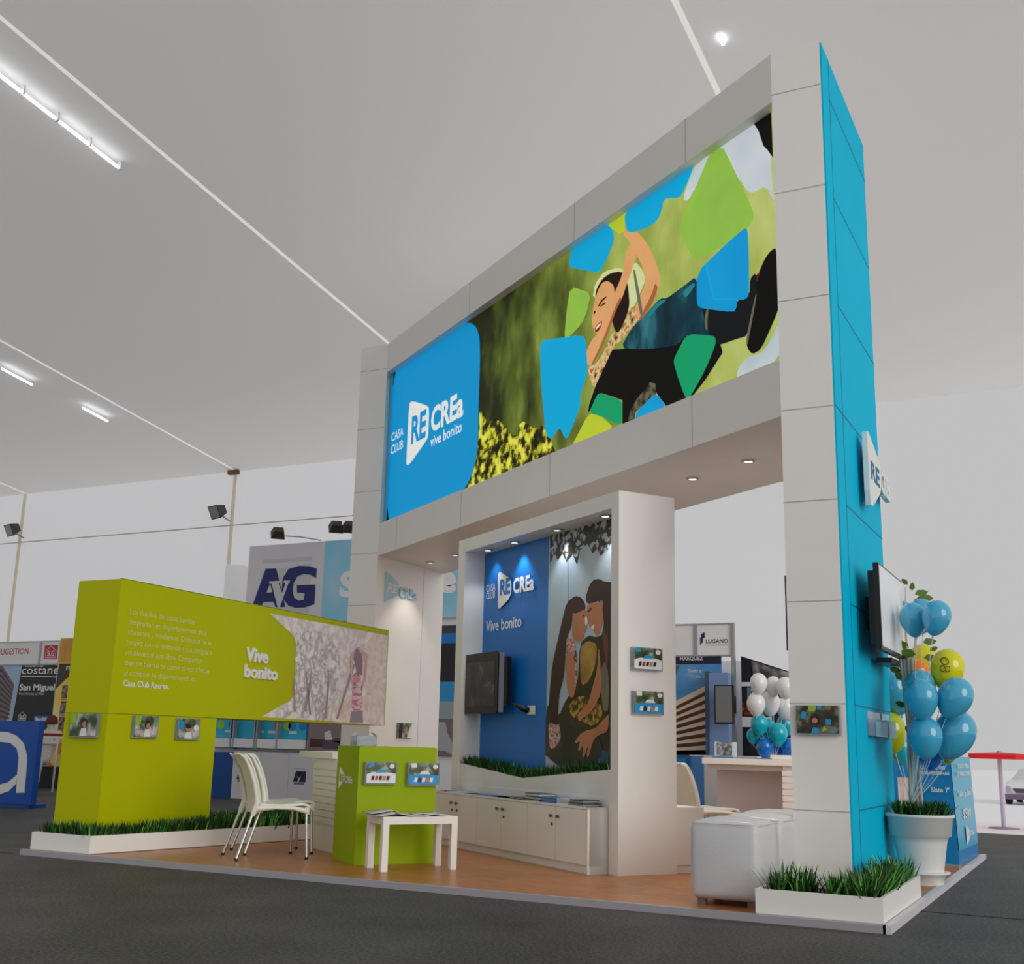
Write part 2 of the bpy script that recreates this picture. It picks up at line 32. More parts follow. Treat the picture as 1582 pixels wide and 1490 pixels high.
# ---------------------------------------------------------------- helpers
def lin(v):
    v /= 255.0
    return v/12.92 if v <= .04045 else ((v+.055)/1.055)**2.4
MATS = {}
def mat(name, rgb, rough=.55, metal=0, spec=.5, k=None, trans=0, alpha=1, emit=None, estr=1, noise=0, nscale=30, bump=0, rgb2=None, coat=0, ior=1.45):
    """rgb in 0-255; k scales it in linear light"""
    if name in MATS: return MATS[name]
    m = bpy.data.materials.new(name); m.use_nodes = True; nt = m.node_tree; b = nt.nodes['Principled BSDF']
    c = [lin(v)*(k or 1) for v in rgb]
    b.inputs['Base Color'].default_value = (*c, 1); b.inputs['Roughness'].default_value = rough; b.inputs['Metallic'].default_value = metal
    b.inputs['Specular IOR Level'].default_value = spec; b.inputs['Transmission Weight'].default_value = trans; b.inputs['Alpha'].default_value = alpha
    b.inputs['IOR'].default_value = ior; b.inputs['Coat Weight'].default_value = coat
    if emit: b.inputs['Emission Color'].default_value = (*[lin(v) for v in emit], 1); b.inputs['Emission Strength'].default_value = estr
    if noise or rgb2 or bump:
        tc = nt.nodes.new('ShaderNodeTexCoord'); n = nt.nodes.new('ShaderNodeTexNoise'); n.inputs['Scale'].default_value = nscale; n.inputs['Detail'].default_value = 5
        nt.links.new(tc.outputs['Object'], n.inputs['Vector'])
        if noise or rgb2:
            mx = nt.nodes.new('ShaderNodeMix'); mx.data_type = 'RGBA'
            d = [lin(v)*(k or 1) for v in rgb2] if rgb2 else [v*(1-noise) for v in c]
            mx.inputs[6].default_value = (*c, 1); mx.inputs[7].default_value = (*d, 1)
            nt.links.new(n.outputs['Fac'], mx.inputs[0]); nt.links.new(mx.outputs[2], b.inputs['Base Color'])
        if bump:
            bp = nt.nodes.new('ShaderNodeBump'); bp.inputs['Strength'].default_value = bump; bp.inputs['Distance'].default_value = .01
            nt.links.new(n.outputs['Fac'], bp.inputs['Height']); nt.links.new(bp.outputs['Normal'], b.inputs['Normal'])
    MATS[name] = m; return m
def blotch(name, stops, scale=3.0, stretch=(1,1,1), detail=3, rough=.5, axis=None, warp=0.0, k=1.0, contrast=None):
    """printed picture ground: noise (optionally mixed with a ramp along an object axis) through a colour ramp"""
    m = bpy.data.materials.new(name); m.use_nodes = True; nt = m.node_tree; b = nt.nodes['Principled BSDF']; b.inputs['Roughness'].default_value = rough
    tc = nt.nodes.new('ShaderNodeTexCoord'); mp = nt.nodes.new('ShaderNodeMapping'); mp.inputs['Scale'].default_value = stretch
    n = nt.nodes.new('ShaderNodeTexNoise'); n.inputs['Scale'].default_value = scale; n.inputs['Detail'].default_value = detail
    nt.links.new(tc.outputs['Object'], mp.inputs['Vector']); nt.links.new(mp.outputs['Vector'], n.inputs['Vector'])
    cr = nt.nodes.new('ShaderNodeValToRGB'); e = cr.color_ramp.elements
    while len(e) < len(stops): e.new(.5)
    for el, (p, c) in zip(e, stops): el.position = p; el.color = (*[lin(v)*k for v in c], 1)
    src = n.outputs['Fac']
    if axis:
        d, lo, hi, w = axis
        dp = nt.nodes.new('ShaderNodeVectorMath'); dp.operation = 'DOT_PRODUCT'; dp.inputs[1].default_value = d
        nt.links.new(tc.outputs['Object'], dp.inputs[0])
        mr = nt.nodes.new('ShaderNodeMapRange'); mr.inputs[1].default_value = lo; mr.inputs[2].default_value = hi
        nt.links.new(dp.outputs['Value'], mr.inputs[0])
        mx = nt.nodes.new('ShaderNodeMix'); mx.data_type = 'FLOAT'; mx.inputs[0].default_value = w
        nt.links.new(n.outputs['Fac'], mx.inputs[2]); nt.links.new(mr.outputs[0], mx.inputs[3]); src = mx.outputs[0]
    nt.links.new(src, cr.inputs['Fac']); nt.links.new(cr.outputs['Color'], b.inputs['Base Color'])
    MATS[name] = m; return m
def backlit(m, s):
    """the long picture is a lit textile lightbox: its print gives off its own colours"""
    nt = m.node_tree; b = nt.nodes['Principled BSDF']; i = b.inputs['Base Color']
    if i.is_linked: nt.links.new(i.links[0].from_socket, b.inputs['Emission Color'])
    else: b.inputs['Emission Color'].default_value = i.default_value
    b.inputs['Emission Strength'].default_value = s; b.inputs['Specular IOR Level'].default_value = .15; b.inputs['Roughness'].default_value = .6
    return m
WM = {}
def wm(o): return WM.get(o.name, Matrix.Identity(4)) if o else Matrix.Identity(4)
def tag(o, label=None, cat=None, group=None, kind=None):
    if label: o['label'] = label
    if cat: o['category'] = cat
    if group: o['group'] = group
    if kind: o['kind'] = kind
    return o
def thing(name, label, cat, loc, rz=0, group=None):
    o = bpy.data.objects.new(name, None); COL.objects.link(o); o.empty_display_size = .1
    o.location = loc; o.rotation_euler = (0, 0, rz)
    WM[o.name] = Matrix.Translation(Vector(loc)) @ Matrix.Rotation(rz, 4, 'Z')
    return tag(o, label, cat, group)
class Fr:
    def __init__(s, O, U):
        s.O = Vector((O[0], O[1], 0)); s.U = Vector((U[0], U[1], 0)).normalized(); s.N = Vector((s.U.y, -s.U.x, 0))
    def p(s, u, v, n=0): return s.O + s.U*u + s.N*n + Vector((0,0,v))
    def off(s, n): return Fr(s.O + s.N*n, s.U)
class B:
    def __init__(s): s.v = []; s.f = []; s.m = []; s.sm = []
    def add(s, vs, fs, mi=0, sm=False):
        b = len(s.v); s.v += [Vector(v) for v in vs]
        for f in fs: s.f.append([b+i for i in f]); s.m.append(mi); s.sm.append(sm)
        return s
    def hexa(s, c, mi=0):
        return s.add(c, [(0,3,2,1),(4,5,6,7),(0,1,5,4),(1,2,6,5),(2,3,7,6),(3,0,4,7)], mi)
    def box(s, a, b, mi=0):
        (x0,y0,z0),(x1,y1,z1) = a, b
        return s.hexa([(x0,y0,z0),(x1,y0,z0),(x1,y1,z0),(x0,y1,z0),(x0,y0,z1),(x1,y0,z1),(x1,y1,z1),(x0,y1,z1)], mi)
    def fb(s, fr, u0, u1, v0, v1, n0, n1, mi=0):
        n0, n1 = min(n0,n1), max(n0,n1)
        return s.hexa([fr.p(u0,v0,n1),fr.p(u1,v0,n1),fr.p(u1,v0,n0),fr.p(u0,v0,n0),fr.p(u0,v1,n1),fr.p(u1,v1,n1),fr.p(u1,v1,n0),fr.p(u0,v1,n0)], mi)
    def prism(s, poly, z0, z1, mi=0, mtop=None):
        n = len(poly); a = sum(poly[i][0]*poly[(i+1)%n][1]-poly[(i+1)%n][0]*poly[i][1] for i in range(n))
        if a < 0: poly = poly[::-1]
        vs = [(x,y,z0) for x,y in poly] + [(x,y,z1) for x,y in poly]
        s.add(vs, [tuple(range(n))[::-1]], mi); 
        s.add(vs, [tuple(range(n,2*n))], mi if mtop is None else mtop)
        return s.add(vs, [(i,(i+1)%n,n+(i+1)%n,n+i) for i in range(n)], mi)
    def flat(s, fr, pts, n, mi=0):
        """one printed face facing +N"""
        k = len(pts); a = sum(pts[i][0]*pts[(i+1)%k][1]-pts[(i+1)%k][0]*pts[i][1] for i in range(k))
        if a < 0: pts = pts[::-1]
        return s.add([fr.p(u,v,n) for u,v in pts], [tuple(range(k))], mi)
    def plate(s, fr, pts, n0, n1, mi=0, ms=None):
        k = len(pts); a = sum(pts[i][0]*pts[(i+1)%k][1]-pts[(i+1)%k][0]*pts[i][1] for i in range(k))
        if a < 0: pts = pts[::-1]
        ms = mi if ms is None else ms
        vs = [fr.p(u,v,n1) for u,v in pts] + [fr.p(u,v,n0) for u,v in pts]
        s.add(vs, [tuple(range(k))], mi); s.add(vs, [tuple(range(k,2*k))[::-1]], ms)
        return s.add(vs, [(k+i,k+(i+1)%k,(i+1)%k,i) for i in range(k)], ms)
    def tube(s, pts, r, seg=8, mi=0, cap=True):
        pts = [Vector(p) for p in pts]; n = len(pts); rs = r if isinstance(r, (list,tuple)) else [r]*n
        vs = []
        up = None
        for i, p in enumerate(pts):
            t = (pts[min(i+1,n-1)] - pts[max(i-1,0)]).normalized()
            a = Vector((0,0,1)) if abs(t.z) < .9 else Vector((1,0,0))
            x = t.cross(a).normalized(); y = t.cross(x)
            if up is not None and x.dot(up) < 0: x = -x; y = -y
            up = x
            for j in range(seg):
                w = 2*math.pi*j/seg; vs.append(p + (x*math.cos(w) + y*math.sin(w))*rs[i])
        fs = [(i*seg+j, i*seg+(j+1)%seg, (i+1)*seg+(j+1)%seg, (i+1)*seg+j) for i in range(n-1) for j in range(seg)]
        s.add(vs, fs, mi, True)
        if cap: s.add(vs, [tuple(range(seg))[::-1], tuple(range((n-1)*seg, n*seg))], mi)
        return s
    def lathe(s, c, prof, seg=32, mi=0, sm=True):
        c = Vector(c); n = len(prof); vs = []
        for r, z in prof:
            for j in range(seg):
                w = 2*math.pi*j/seg; vs.append(c + Vector((r*math.cos(w), r*math.sin(w), z)))
        fs = [(i*seg+j, i*seg+(j+1)%seg, (i+1)*seg+(j+1)%seg, (i+1)*seg+j) for i in range(n-1) for j in range(seg)]
        s.add(vs, fs, mi, sm)
        return s.add(vs, [tuple(range(seg))[::-1], tuple(range((n-1)*seg, n*seg))], mi)
    def rbox(s, a, b, r, mi=0, puff=0, seg=3, rot=0, c=None):
        """rounded box via bmesh bevel, sides can be puffed"""
        bm = bmesh.new(); bmesh.ops.create_cube(bm, size=1)
        d = [b[i]-a[i] for i in range(3)]; m = [(b[i]+a[i])/2 for i in range(3)]
        for v in bm.verts: v.co = Vector([v.co[i]*d[i] for i in range(3)])
        bmesh.ops.bevel(bm, geom=bm.edges[:], offset=r, segments=seg, profile=.5, affect='EDGES')
        if puff:
            bmesh.ops.subdivide_edges(bm, edges=bm.edges[:], cuts=2, use_grid_fill=True)
            for v in bm.verts:
                q = [v.co[i]/(d[i]/2) for i in range(3)]
                v.co.z += puff*max(0, q[2])*(1-q[0]**2)*(1-q[1]**2)
                v.co.x += puff*.5*q[0]*(1-q[1]**2)*(1-q[2]**2)*(abs(q[0])>.6); v.co.y += puff*.5*q[1]*(1-q[0]**2)*(1-q[2]**2)*(abs(q[1])>.6)
        bm.verts.index_update()
        R = Matrix.Rotation(rot, 4, 'Z'); cc = Vector(c) if c else Vector((0,0,0))
        s.add([cc + R @ (v.co+Vector(m)) for v in bm.verts], [[v.index for v in f.verts] for f in bm.faces], mi, True); bm.free(); return s
    def build(s, name, mats, parent=None, label=None, cat=None, group=None, kind=None, loc=None):
        me = bpy.data.meshes.new(name)
        if parent: M = wm(parent)
        else:
            if loc is None:
                xs = [v.x for v in s.v]; ys = [v.y for v in s.v]; zs = [v.z for v in s.v]
                loc = ((min(xs)+max(xs))/2, (min(ys)+max(ys))/2, min(zs))
            M = Matrix.Translation(Vector(loc))
        I = M.inverted()
        me.from_pydata([I @ v for v in s.v], [], s.f)
        for m in (mats if isinstance(mats, (list,tuple)) else [mats]): me.materials.append(m)
        me.polygons.foreach_set('material_index', s.m); me.polygons.foreach_set('use_smooth', s.sm); me.update()
        o = bpy.data.objects.new(name, me); COL.objects.link(o)
        if parent: o.parent = parent
        else: o.location = loc
        WM[o.name] = M
        return tag(o, label, cat, group, kind)
def tmesh(body, bold=0, res=3):
    cu = bpy.data.curves.new('txt', 'FONT'); cu.body = body; cu.offset = bold; cu.resolution_u = res
    o = bpy.data.objects.new('txt', cu); COL.objects.link(o)
    bpy.context.view_layer.update()
    me = bpy.data.meshes.new_from_object(o.evaluated_get(bpy.context.evaluated_depsgraph_get()))
    vs = [v.co.copy() for v in me.vertices]; fs = [list(p.vertices) for p in me.polygons]
    bpy.data.objects.remove(o); bpy.data.curves.remove(cu); bpy.data.meshes.remove(me)
    return vs, fs
_cap = max(v.y for v in tmesh('E')[0])
def put_text(b, body, fr, u0, v0, u1, v1, n, mi=0, bold=0, thick=0, slope=0):
    """baseline from (u0,v0) to u1, capital height v1-v0"""
    vs, fs = tmesh(body, bold); x0 = min(v.x for v in vs); x1 = max(v.x for v in vs)
    sx = (u1-u0)/(x1-x0); sy = (v1-v0)/_cap
    P = [fr.p(u0+(v.x-x0)*sx, v0+v.y*sy+slope*(v.x-x0)*sx, n) for v in vs]
    b.add(P, fs, mi)
    if thick:
        Q = [p - fr.N*thick for p in P]; k = len(P); e = {}
        for f in fs:
            for i in range(len(f)):
                a, c = f[i], f[(i+1)%len(f)]; e[(a,c)] = e.get((a,c), 0)+1
        b.add(P+Q, [(c, a, k+a, k+c) for (a,c) in e if (c,a) not in e], mi)
    return b
def text(name, body, fr, u0, v0, u1, v1, n, m, parent=None, bold=0, thick=0, label=None, slope=0):
    return put_text(B(), body, fr, u0, v0, u1, v1, n, 0, bold, thick, slope).build(name, m, parent, label)
def copy_tree(o, loc=None, rz=None, label=None, group=None):
    c = o.copy(); COL.objects.link(c)
    if loc is not None: c.location = loc
    if rz is not None: c.rotation_euler = (0,0,rz)
    if label: c['label'] = label
    if group: c['group'] = group
    def rec(src, dst):
        for ch in [x for x in bpy.data.objects if x.parent == src and x != dst]:
            d = ch.copy(); COL.objects.link(d); d.parent = dst; rec(ch, d)
    rec(o, c)
    return c
def smooth_poly(pts, it=1):
    for _ in range(it):
        q = []
        for i in range(len(pts)):
            a, b = pts[i], pts[(i+1)%len(pts)]
            q += [(a[0]*.8+b[0]*.2, a[1]*.8+b[1]*.2), (a[0]*.2+b[0]*.8, a[1]*.2+b[1]*.8)]
        pts = q
    return pts
PZ = .04
XA, XB, YA, YB = -.772, -.387, 1.081, 2.84
A2, B2 = Vector((XA, YA)), Vector((-7.36, 5.675))
UL, UR = Vector((-4.62,3.07)), Vector((-2.18,1.385))
FB = Fr(B2, A2-B2); FBp = FB.off(-.10)
FG = Fr((-6.343,.2), (-.06,1))
FU = Fr(UL, UR-UL); FN = FU.off(-.22)
FS = Fr((XB,YA), (0,1)); FPf = Fr((XA,YA), (1,0))
_c = Vector((math.cos(.9617), math.sin(.9617))); _n = Vector((-_c.y, _c.x)); _k = Vector((-4.141,.747))
FCf = Fr(_k, _c); FCl = Fr(_k+_n*.5, -_n)
FI = Fr((-7.36,5.675), (0,1))
FUS = Fr(UR, Vector((-(UR-UL).y, (UR-UL).x)))
FA = Fr((-12.355,9), (1,0)); FAD = Fr((-12.4,8.417), (1,0)); FSL = Fr((-18.4,8.895), (1,0)); FAC = Fr((-12.5,4.2), (1,0)); FL = Fr((-4.42,9), (1,0))
FT = Fr((-.6,4.126), (1,0)); FTR = Fr((-.073,4.126), (0,1))
# ---------------------------------------------------------------- materials
white = mat('white_laminate', (243,240,235), .45, noise=.03, nscale=6)
whiteb = mat('white_paint', (232,230,226), .5)
seam = mat('panel_seam', (186,182,176), .7)
cyan = mat('cyan_vinyl', (0,192,230), .6, spec=.06, noise=.05, nscale=3)
cyans = mat('cyan_seam', (8,120,150), .6)
lime = mat('lime_vinyl', (188,194,0), .5, spec=.15, noise=.04, nscale=20)
lime2 = mat('leaf_green_vinyl', (152,178,0), .5, spec=.2, noise=.04, nscale=20)
limes = mat('lime_seam', (130,134,10), .6)
letter = mat('white_letter', (238,238,236), .5)
black = mat('black_plastic', (22,22,24), .3)
dark = mat('dark_screen', (26,30,34), .12)
chrome = mat('brushed_aluminium', (200,200,202), .25, metal=1)
alu = mat('aluminium_profile', (170,172,175), .4, metal=.7)
plastic = mat('white_plastic', (232,232,220), .35)
blueb = mat('bill_blue', (12,152,214), .4)
# ---------------------------------------------------------------- setting
def carpet():
    m = bpy.data.materials.new('grey_carpet'); m.use_nodes = True; nt = m.node_tree; b = nt.nodes['Principled BSDF']
    tc = nt.nodes.new('ShaderNodeTexCoord'); n = nt.nodes.new('ShaderNodeTexNoise'); n.inputs['Scale'].default_value = 55; n.inputs['Detail'].default_value = 6
    n2 = nt.nodes.new('ShaderNodeTexNoise'); n2.inputs['Scale'].default_value = 1.3; n2.inputs['Detail'].default_value = 4
    nt.links.new(tc.outputs['Object'], n.inputs['Vector']); nt.links.new(tc.outputs['Object'], n2.inputs['Vector'])
    mx = nt.nodes.new('ShaderNodeMix'); mx.data_type = 'FLOAT'; mx.inputs[0].default_value = .25
    nt.links.new(n.outputs['Fac'], mx.inputs[2]); nt.links.new(n2.outputs['Fac'], mx.inputs[3])
    cr = nt.nodes.new('ShaderNodeValToRGB'); cr.color_ramp.elements[0].position = .42; cr.color_ramp.elements[0].color = (.026,.026,.025,1)
    cr.color_ramp.elements[1].position = .6; cr.color_ramp.elements[1].color = (.105,.102,.097,1)
    nt.links.new(mx.outputs[0], cr.inputs['Fac']); nt.links.new(cr.outputs['Color'], b.inputs['Base Color'])
    b.inputs['Roughness'].default_value = .62; b.inputs['Specular IOR Level'].default_value = .4
    bp = nt.nodes.new('ShaderNodeBump'); bp.inputs['Strength'].default_value = .5; bp.inputs['Distance'].default_value = .008
    nt.links.new(n.outputs['Fac'], bp.inputs['Height']); nt.links.new(bp.outputs['Normal'], b.inputs['Normal'])
    return m
B().prism([(-38,-11),(8,-11),(8,9.6),(-1.6,9.6),(-1.6,13.4),(-38,13.4)], -.06, 0).build('floor', carpet(), kind='structure', loc=(0,0,0))
seam_m = mat('carpet_seam', (38,38,40), .8)
B().box((.02,1.095,0),(8,1.11,.003)).box((-38,-.02,0),(-7.05,-.005,.003)).box((.6,5.3,0),(8,5.31,.003)).build('trim_carpet_seam', seam_m, kind='structure')
B().box((-90,-60,-1.1),(90,160,-1.0)).build('outside_ground', mat('pale_concrete', (253,253,255), .9, spec=.1), kind='structure')
def membrane(name, T, D):
    m = bpy.data.materials.new(name); m.use_nodes = True; nt = m.node_tree; nt.nodes.remove(nt.nodes['Principled BSDF']); out = nt.nodes['Material Output']
    t = nt.nodes.new('ShaderNodeBsdfTranslucent'); t.inputs[0].default_value = (*T, 1)
    d = nt.nodes.new('ShaderNodeBsdfDiffuse'); d.inputs[0].default_value = (*D, 1)
    a = nt.nodes.new('ShaderNodeAddShader'); nt.links.new(t.outputs[0], a.inputs[0]); nt.links.new(d.outputs[0], a.inputs[1]); nt.links.new(a.outputs[0], out.inputs[0])
    return m
wall_m = membrane('tent_wall_pvc', (.80,.80,.81), (.22,.22,.22))
roof_m = membrane('tent_roof_pvc', (.28,.275,.268), (.88,.875,.865))
B().add([(-38,13.12,0),(-2.0,13.12,0),(-2.0,13.12,7.0),(-38,13.12,7.0)], [(0,1,2,3)]).build('wall_back', wall_m, kind='structure')
B().add([(-38,-11,0),(-38,13.12,0),(-38,13.12,7.0),(-38,-6,10.2),(-38,-11,9.4)], [(0,1,2,3,4)]).build('wall_left', wall_m, kind='structure')
def roof_z(y): return 7.0 + .148*(13.12-y)
clear_m = membrane('roof_seam_clear', (.98,.95,.88), (.30,.30,.28))
ribs_x = (-30.4,-23.3,-16.37,-9.33,-2.19)
ys = [13.12, 10, 7, 4, 1, -2, -6]
xs = [-38]; mi_ = []
for x in ribs_x: xs += [x-.035, x+.035]; mi_ += [0, 1]
xs += [5.0]; mi_ += [0]
vs = []; fs = []
NX = len(xs)
for y in ys: vs += [(x, y, roof_z(y)) for x in xs]
vs += [(x, -11, 9.1) for x in xs]
cb_ = B(); cb_.add(vs, [])
for i in range(len(ys)):
    for j in range(NX-1): cb_.f.append([i*NX+j, i*NX+j+1, (i+1)*NX+j+1, (i+1)*NX+j]); cb_.m.append(mi_[j]); cb_.sm.append(False)
cb_.build('ceiling', [roof_m, clear_m], kind='structure', loc=(0,0,7))
col_m = membrane('column_glow', (.62,.59,.50), (.30,.28,.24))  # translucence added to the posts so they look bright
n_ = 0
for x in ribs_x:
    if x < -3:
        n_ += 1; B().box((x-.035,13.06,0),(x+.035,13.1,7.0)).build('trim_%d' % n_, col_m, kind='structure')
n_ += 1
B().tube([(-38,13.08,5.72),(-2.1,13.08,5.72)], .014, 6).build('trim_%d' % n_, mat('wall_rail', (225,215,200), .5, k=.9), kind='structure')
def floodlight(name, label, head, foot, out, group=None, sc=1.0):
    """lamp head held on an arm from foot; out = direction the glass looks"""
    t = thing(name, label, 'floodlight', foot, group=group)
    h = Vector(head); o = Vector(out).normalized(); s = o.cross(Vector((0,0,1))).normalized(); u = s.cross(o)
    B().tube([foot, (Vector(foot)+h)/2+Vector((0,0,.02)), h], .014*sc, 6).build('arm', alu, t)
    w = .15*sc; d = .09*sc; q = .12*sc
    b = B(); b.hexa([h-s*w-u*q, h+s*w-u*q, h+s*w*.7-u*q*.6-o*d*2, h-s*w*.7-u*q*.6-o*d*2, h-s*w+u*q, h+s*w+u*q, h+s*w*.7+u*q*.6-o*d*2, h-s*w*.7+u*q*.6-o*d*2])
    hd = b.build('lamp_head', mat('floodlight_housing', (70,62,55), .5), t)
    B().hexa([h-s*w*.85-u*q*.85, h+s*w*.85-u*q*.85, h+s*w*.85-u*q*.85+o*.01, h-s*w*.85-u*q*.85+o*.01, h-s*w*.85+u*q*.85, h+s*w*.85+u*q*.85, h+s*w*.85+u*q*.85+o*.01, h-s*w*.85+u*q*.85+o*.01]).build('glass', mat('floodlight_glass', (150,150,150), .15), hd)
    return t
floodlight('column_floodlight', 'small floodlight on the tent column behind the lime wall', (-16.62,12.75,5.98), (-16.35,13.0,5.80), (-.3,-1,-.5), sc=1.3)
floodlight('column_floodlight', 'small floodlight on the tent column at far left', (-23.35,12.75,5.98), (-23.05,13.0,5.80), (-.3,-1,-.5), sc=1.3)
junction_m = mat('column_bracket', (110,85,60), .6)
B().box((-16.5,12.95,6.9),(-16.22,13.05,7.0)).build('trim_20', junction_m, kind='structure')
tube_m = mat('light_tube', (255,255,255), .4, emit=(248,249,255), estr=3.2)
def strip(p0, p1, nseg, label, kn, group=None):
    t = thing('light_strip', label, 'ceiling light', p0, group=group)
    a, c = Vector(p0), Vector(p1)
    for i in range(nseg):
        s0, s1 = a.lerp(c, (i+.04)/nseg), a.lerp(c, (i+.96)/nseg)
        B().tube([s0, s1], .022, 8).build('light_tube', tube_m, t)
    if kn:
        for i in range(nseg*2+1):
            q = a.lerp(c, i/(nseg*2)); B().box((q.x-.03,q.y-.012,q.z-.02),(q.x+.03,q.y+.012,q.z+.1)).build('bracket', mat('tube_bracket', (225,225,225), .4), t)
    return t
def sp_(x, y, o=.12): return (x, y, roof_z(y)-o)
strip(sp_(-10.03,-.2), sp_(-10.0,3.0), 3, 'lit row of ceiling tubes nearest the camera on the left of the roof', True)
strip(sp_(-17.15,7.1), sp_(-17.15,7.9), 1, 'faint far light tube near the left roof rail, the nearer of two', False)
strip(sp_(-17.0,9.0), sp_(-17.0,9.75), 1, 'faint far light tube near the left roof rail, the farther of two', False)
strip(sp_(-1.90,3.52,.03), sp_(-1.90,3.66,.03), 1, 'tiny light fitting on the roof right of the billboard rail', False)
# ---------------------------------------------------------------- exhibition platform
def wood():
    m = bpy.data.materials.new('laminate_floor'); m.use_nodes = True; nt = m.node_tree; b = nt.nodes['Principled BSDF']
    tc = nt.nodes.new('ShaderNodeTexCoord'); mp = nt.nodes.new('ShaderNodeMapping'); mp.inputs['Scale'].default_value = (1,9,1)
    mp.inputs['Rotation'].default_value = (0,0,math.radians(0)); n = nt.nodes.new('ShaderNodeTexNoise'); n.inputs['Scale'].default_value = 5; n.inputs['Detail'].default_value = 6
    nt.links.new(tc.outputs['Object'], mp.inputs['Vector']); nt.links.new(mp.outputs['Vector'], n.inputs['Vector'])
    br = nt.nodes.new('ShaderNodeTexBrick'); br.inputs['Scale'].default_value = 1.0; br.inputs['Brick Width'].default_value = 1.2; br.inputs['Row Height'].default_value = .19
    br.inputs['Mortar Size'].default_value = .0015; br.inputs['Color1'].default_value = (1,1,1,1); br.inputs['Color2'].default_value = (.8,.8,.8,1); br.inputs['Mortar'].default_value = (.45,.45,.45,1)
    nt.links.new(tc.outputs['Object'], br.inputs['Vector'])
    cr = nt.nodes.new('ShaderNodeValToRGB'); cr.color_ramp.elements[0].position = .3; cr.color_ramp.elements[0].color = (.36,.125,.035,1)
    cr.color_ramp.elements[1].position = .75; cr.color_ramp.elements[1].color = (.62,.26,.08,1)
    nt.links.new(n.outputs['Fac'], cr.inputs['Fac'])
    mx = nt.nodes.new('ShaderNodeMix'); mx.data_type = 'RGBA'; mx.blend_type = 'MULTIPLY'; mx.inputs[0].default_value = .6
    nt.links.new(cr.outputs['Color'], mx.inputs[6]); nt.links.new(br.outputs['Color'], mx.inputs[7]); nt.links.new(mx.outputs[2], b.inputs['Base Color'])
    b.inputs['Roughness'].default_value = .34; b.inputs['Specular IOR Level'].default_value = .3
    return m
wood_m = wood()
pf = thing('exhibition_platform', 'low platform with glossy wood laminate floor and grey metal edge, carrying the stand', 'platform', (-3.5,2.5,0))
B().prism([(-6.93,.015),(-.015,.015),(-.015,5.55),(-7.6,5.55+1.9),(-7.9,7.45),(-7.35,4.0)], 0, PZ).build('deck', wood_m, pf)
edge = mat('platform_edge', (176,172,178), .4, metal=.2)
B().box((-6.95,-.03,0),(0,.015,PZ+.004)).build('front_edge', edge, pf)
B().box((-.015,-.03,0),(.03,5.55,PZ+.004)).build('side_edge', mat('platform_edge_light', (215,213,218), .45), pf)
sp = thing('step_plate', 'grey brown step plate at the foot of the blue totem', 'step', (-.3,4.0,PZ))
B().box((-1.2,3.72,PZ),(-.02,3.86,PZ+.03)).build('plate', mat('step_brown', (150,135,128), .5), sp)
# ---------------------------------------------------------------- gateway with the billboard
gw = thing('billboard_gateway', 'tall white exhibition gateway with a cyan side and a long picture billboard across its top', 'exhibition gateway', (XA,YA,PZ))
ZT, ZS, Z0b, Z1b = 6.41, 3.41, 3.85, 5.99
js = [.6, 1.317, 2.03, 2.755, 3.45, 4.31, 5.20, 6.05]
def pillar(x0, x1, y0, y1, nm, side_mat, joints, seamside):
    b = B(); b.box((x0,y0,PZ),(x1,y1,ZT), 0)
    # cyan side skin with its seams
    p = b.build(nm, white, gw)
    for z in joints: B().box((x0-.002,y0-.003,z-.003),(x1+.001,y0+.001,z+.003)).build('panel_seam', seam, p)
    if side_mat:
        B().box((x1,y0,PZ),(x1+.012,y1,ZT)).build('cyan_cladding', cyan, p, 'cyan vinyl side cladding')
        g = B(); g.box((x1+.011,y0+.25,PZ),(x1+.0145,y0+.258,ZT))
        for z in joints: g.box((x1+.011,y0+.25 if z != joints[4] else y0,z-.005),(x1+.0145,y1,z+.005))
        g.build('cladding_seams', cyans, p)
    return p
pr = pillar(XA, XB, YA, YB, 'pillar', True, js, None)
pl_ = pillar(-7.80, -7.36, 5.675, 5.675+1.76, 'pillar', False, js, None)
# beam ring around the billboard: parallelogram plan between the pillars
def beamprism(b, z0, z1, y0=0.0, y1=1.76, mi=0):
    b.prism([(B2.x, B2.y+y0), (A2.x, A2.y+y0), (A2.x, A2.y+y1), (B2.x, B2.y+y1)], z0, z1, mi)
b = B(); beamprism(b, ZS, Z0b); lo = b.build('lower_beam', white, gw)
b = B(); beamprism(b, Z1b, ZT); up_ = b.build('upper_beam', white, gw)
b = B(); beamprism(b, Z0b, Z1b, .2, 1.76); b.build('billboard_backing', whiteb, gw)
Lb = (A2-B2).length
for u in (2.6, 5.02, 6.9): B().fb(FB, u-.003, u+.003, Z1b, ZT, 0, .003).build('panel_seam', seam, up_)
for u in (.62, 2.55, 4.6, 6.95): B().fb(FB, u-.003, u+.003, ZS, Z0b, 0, .003).build('panel_seam', seam, lo)
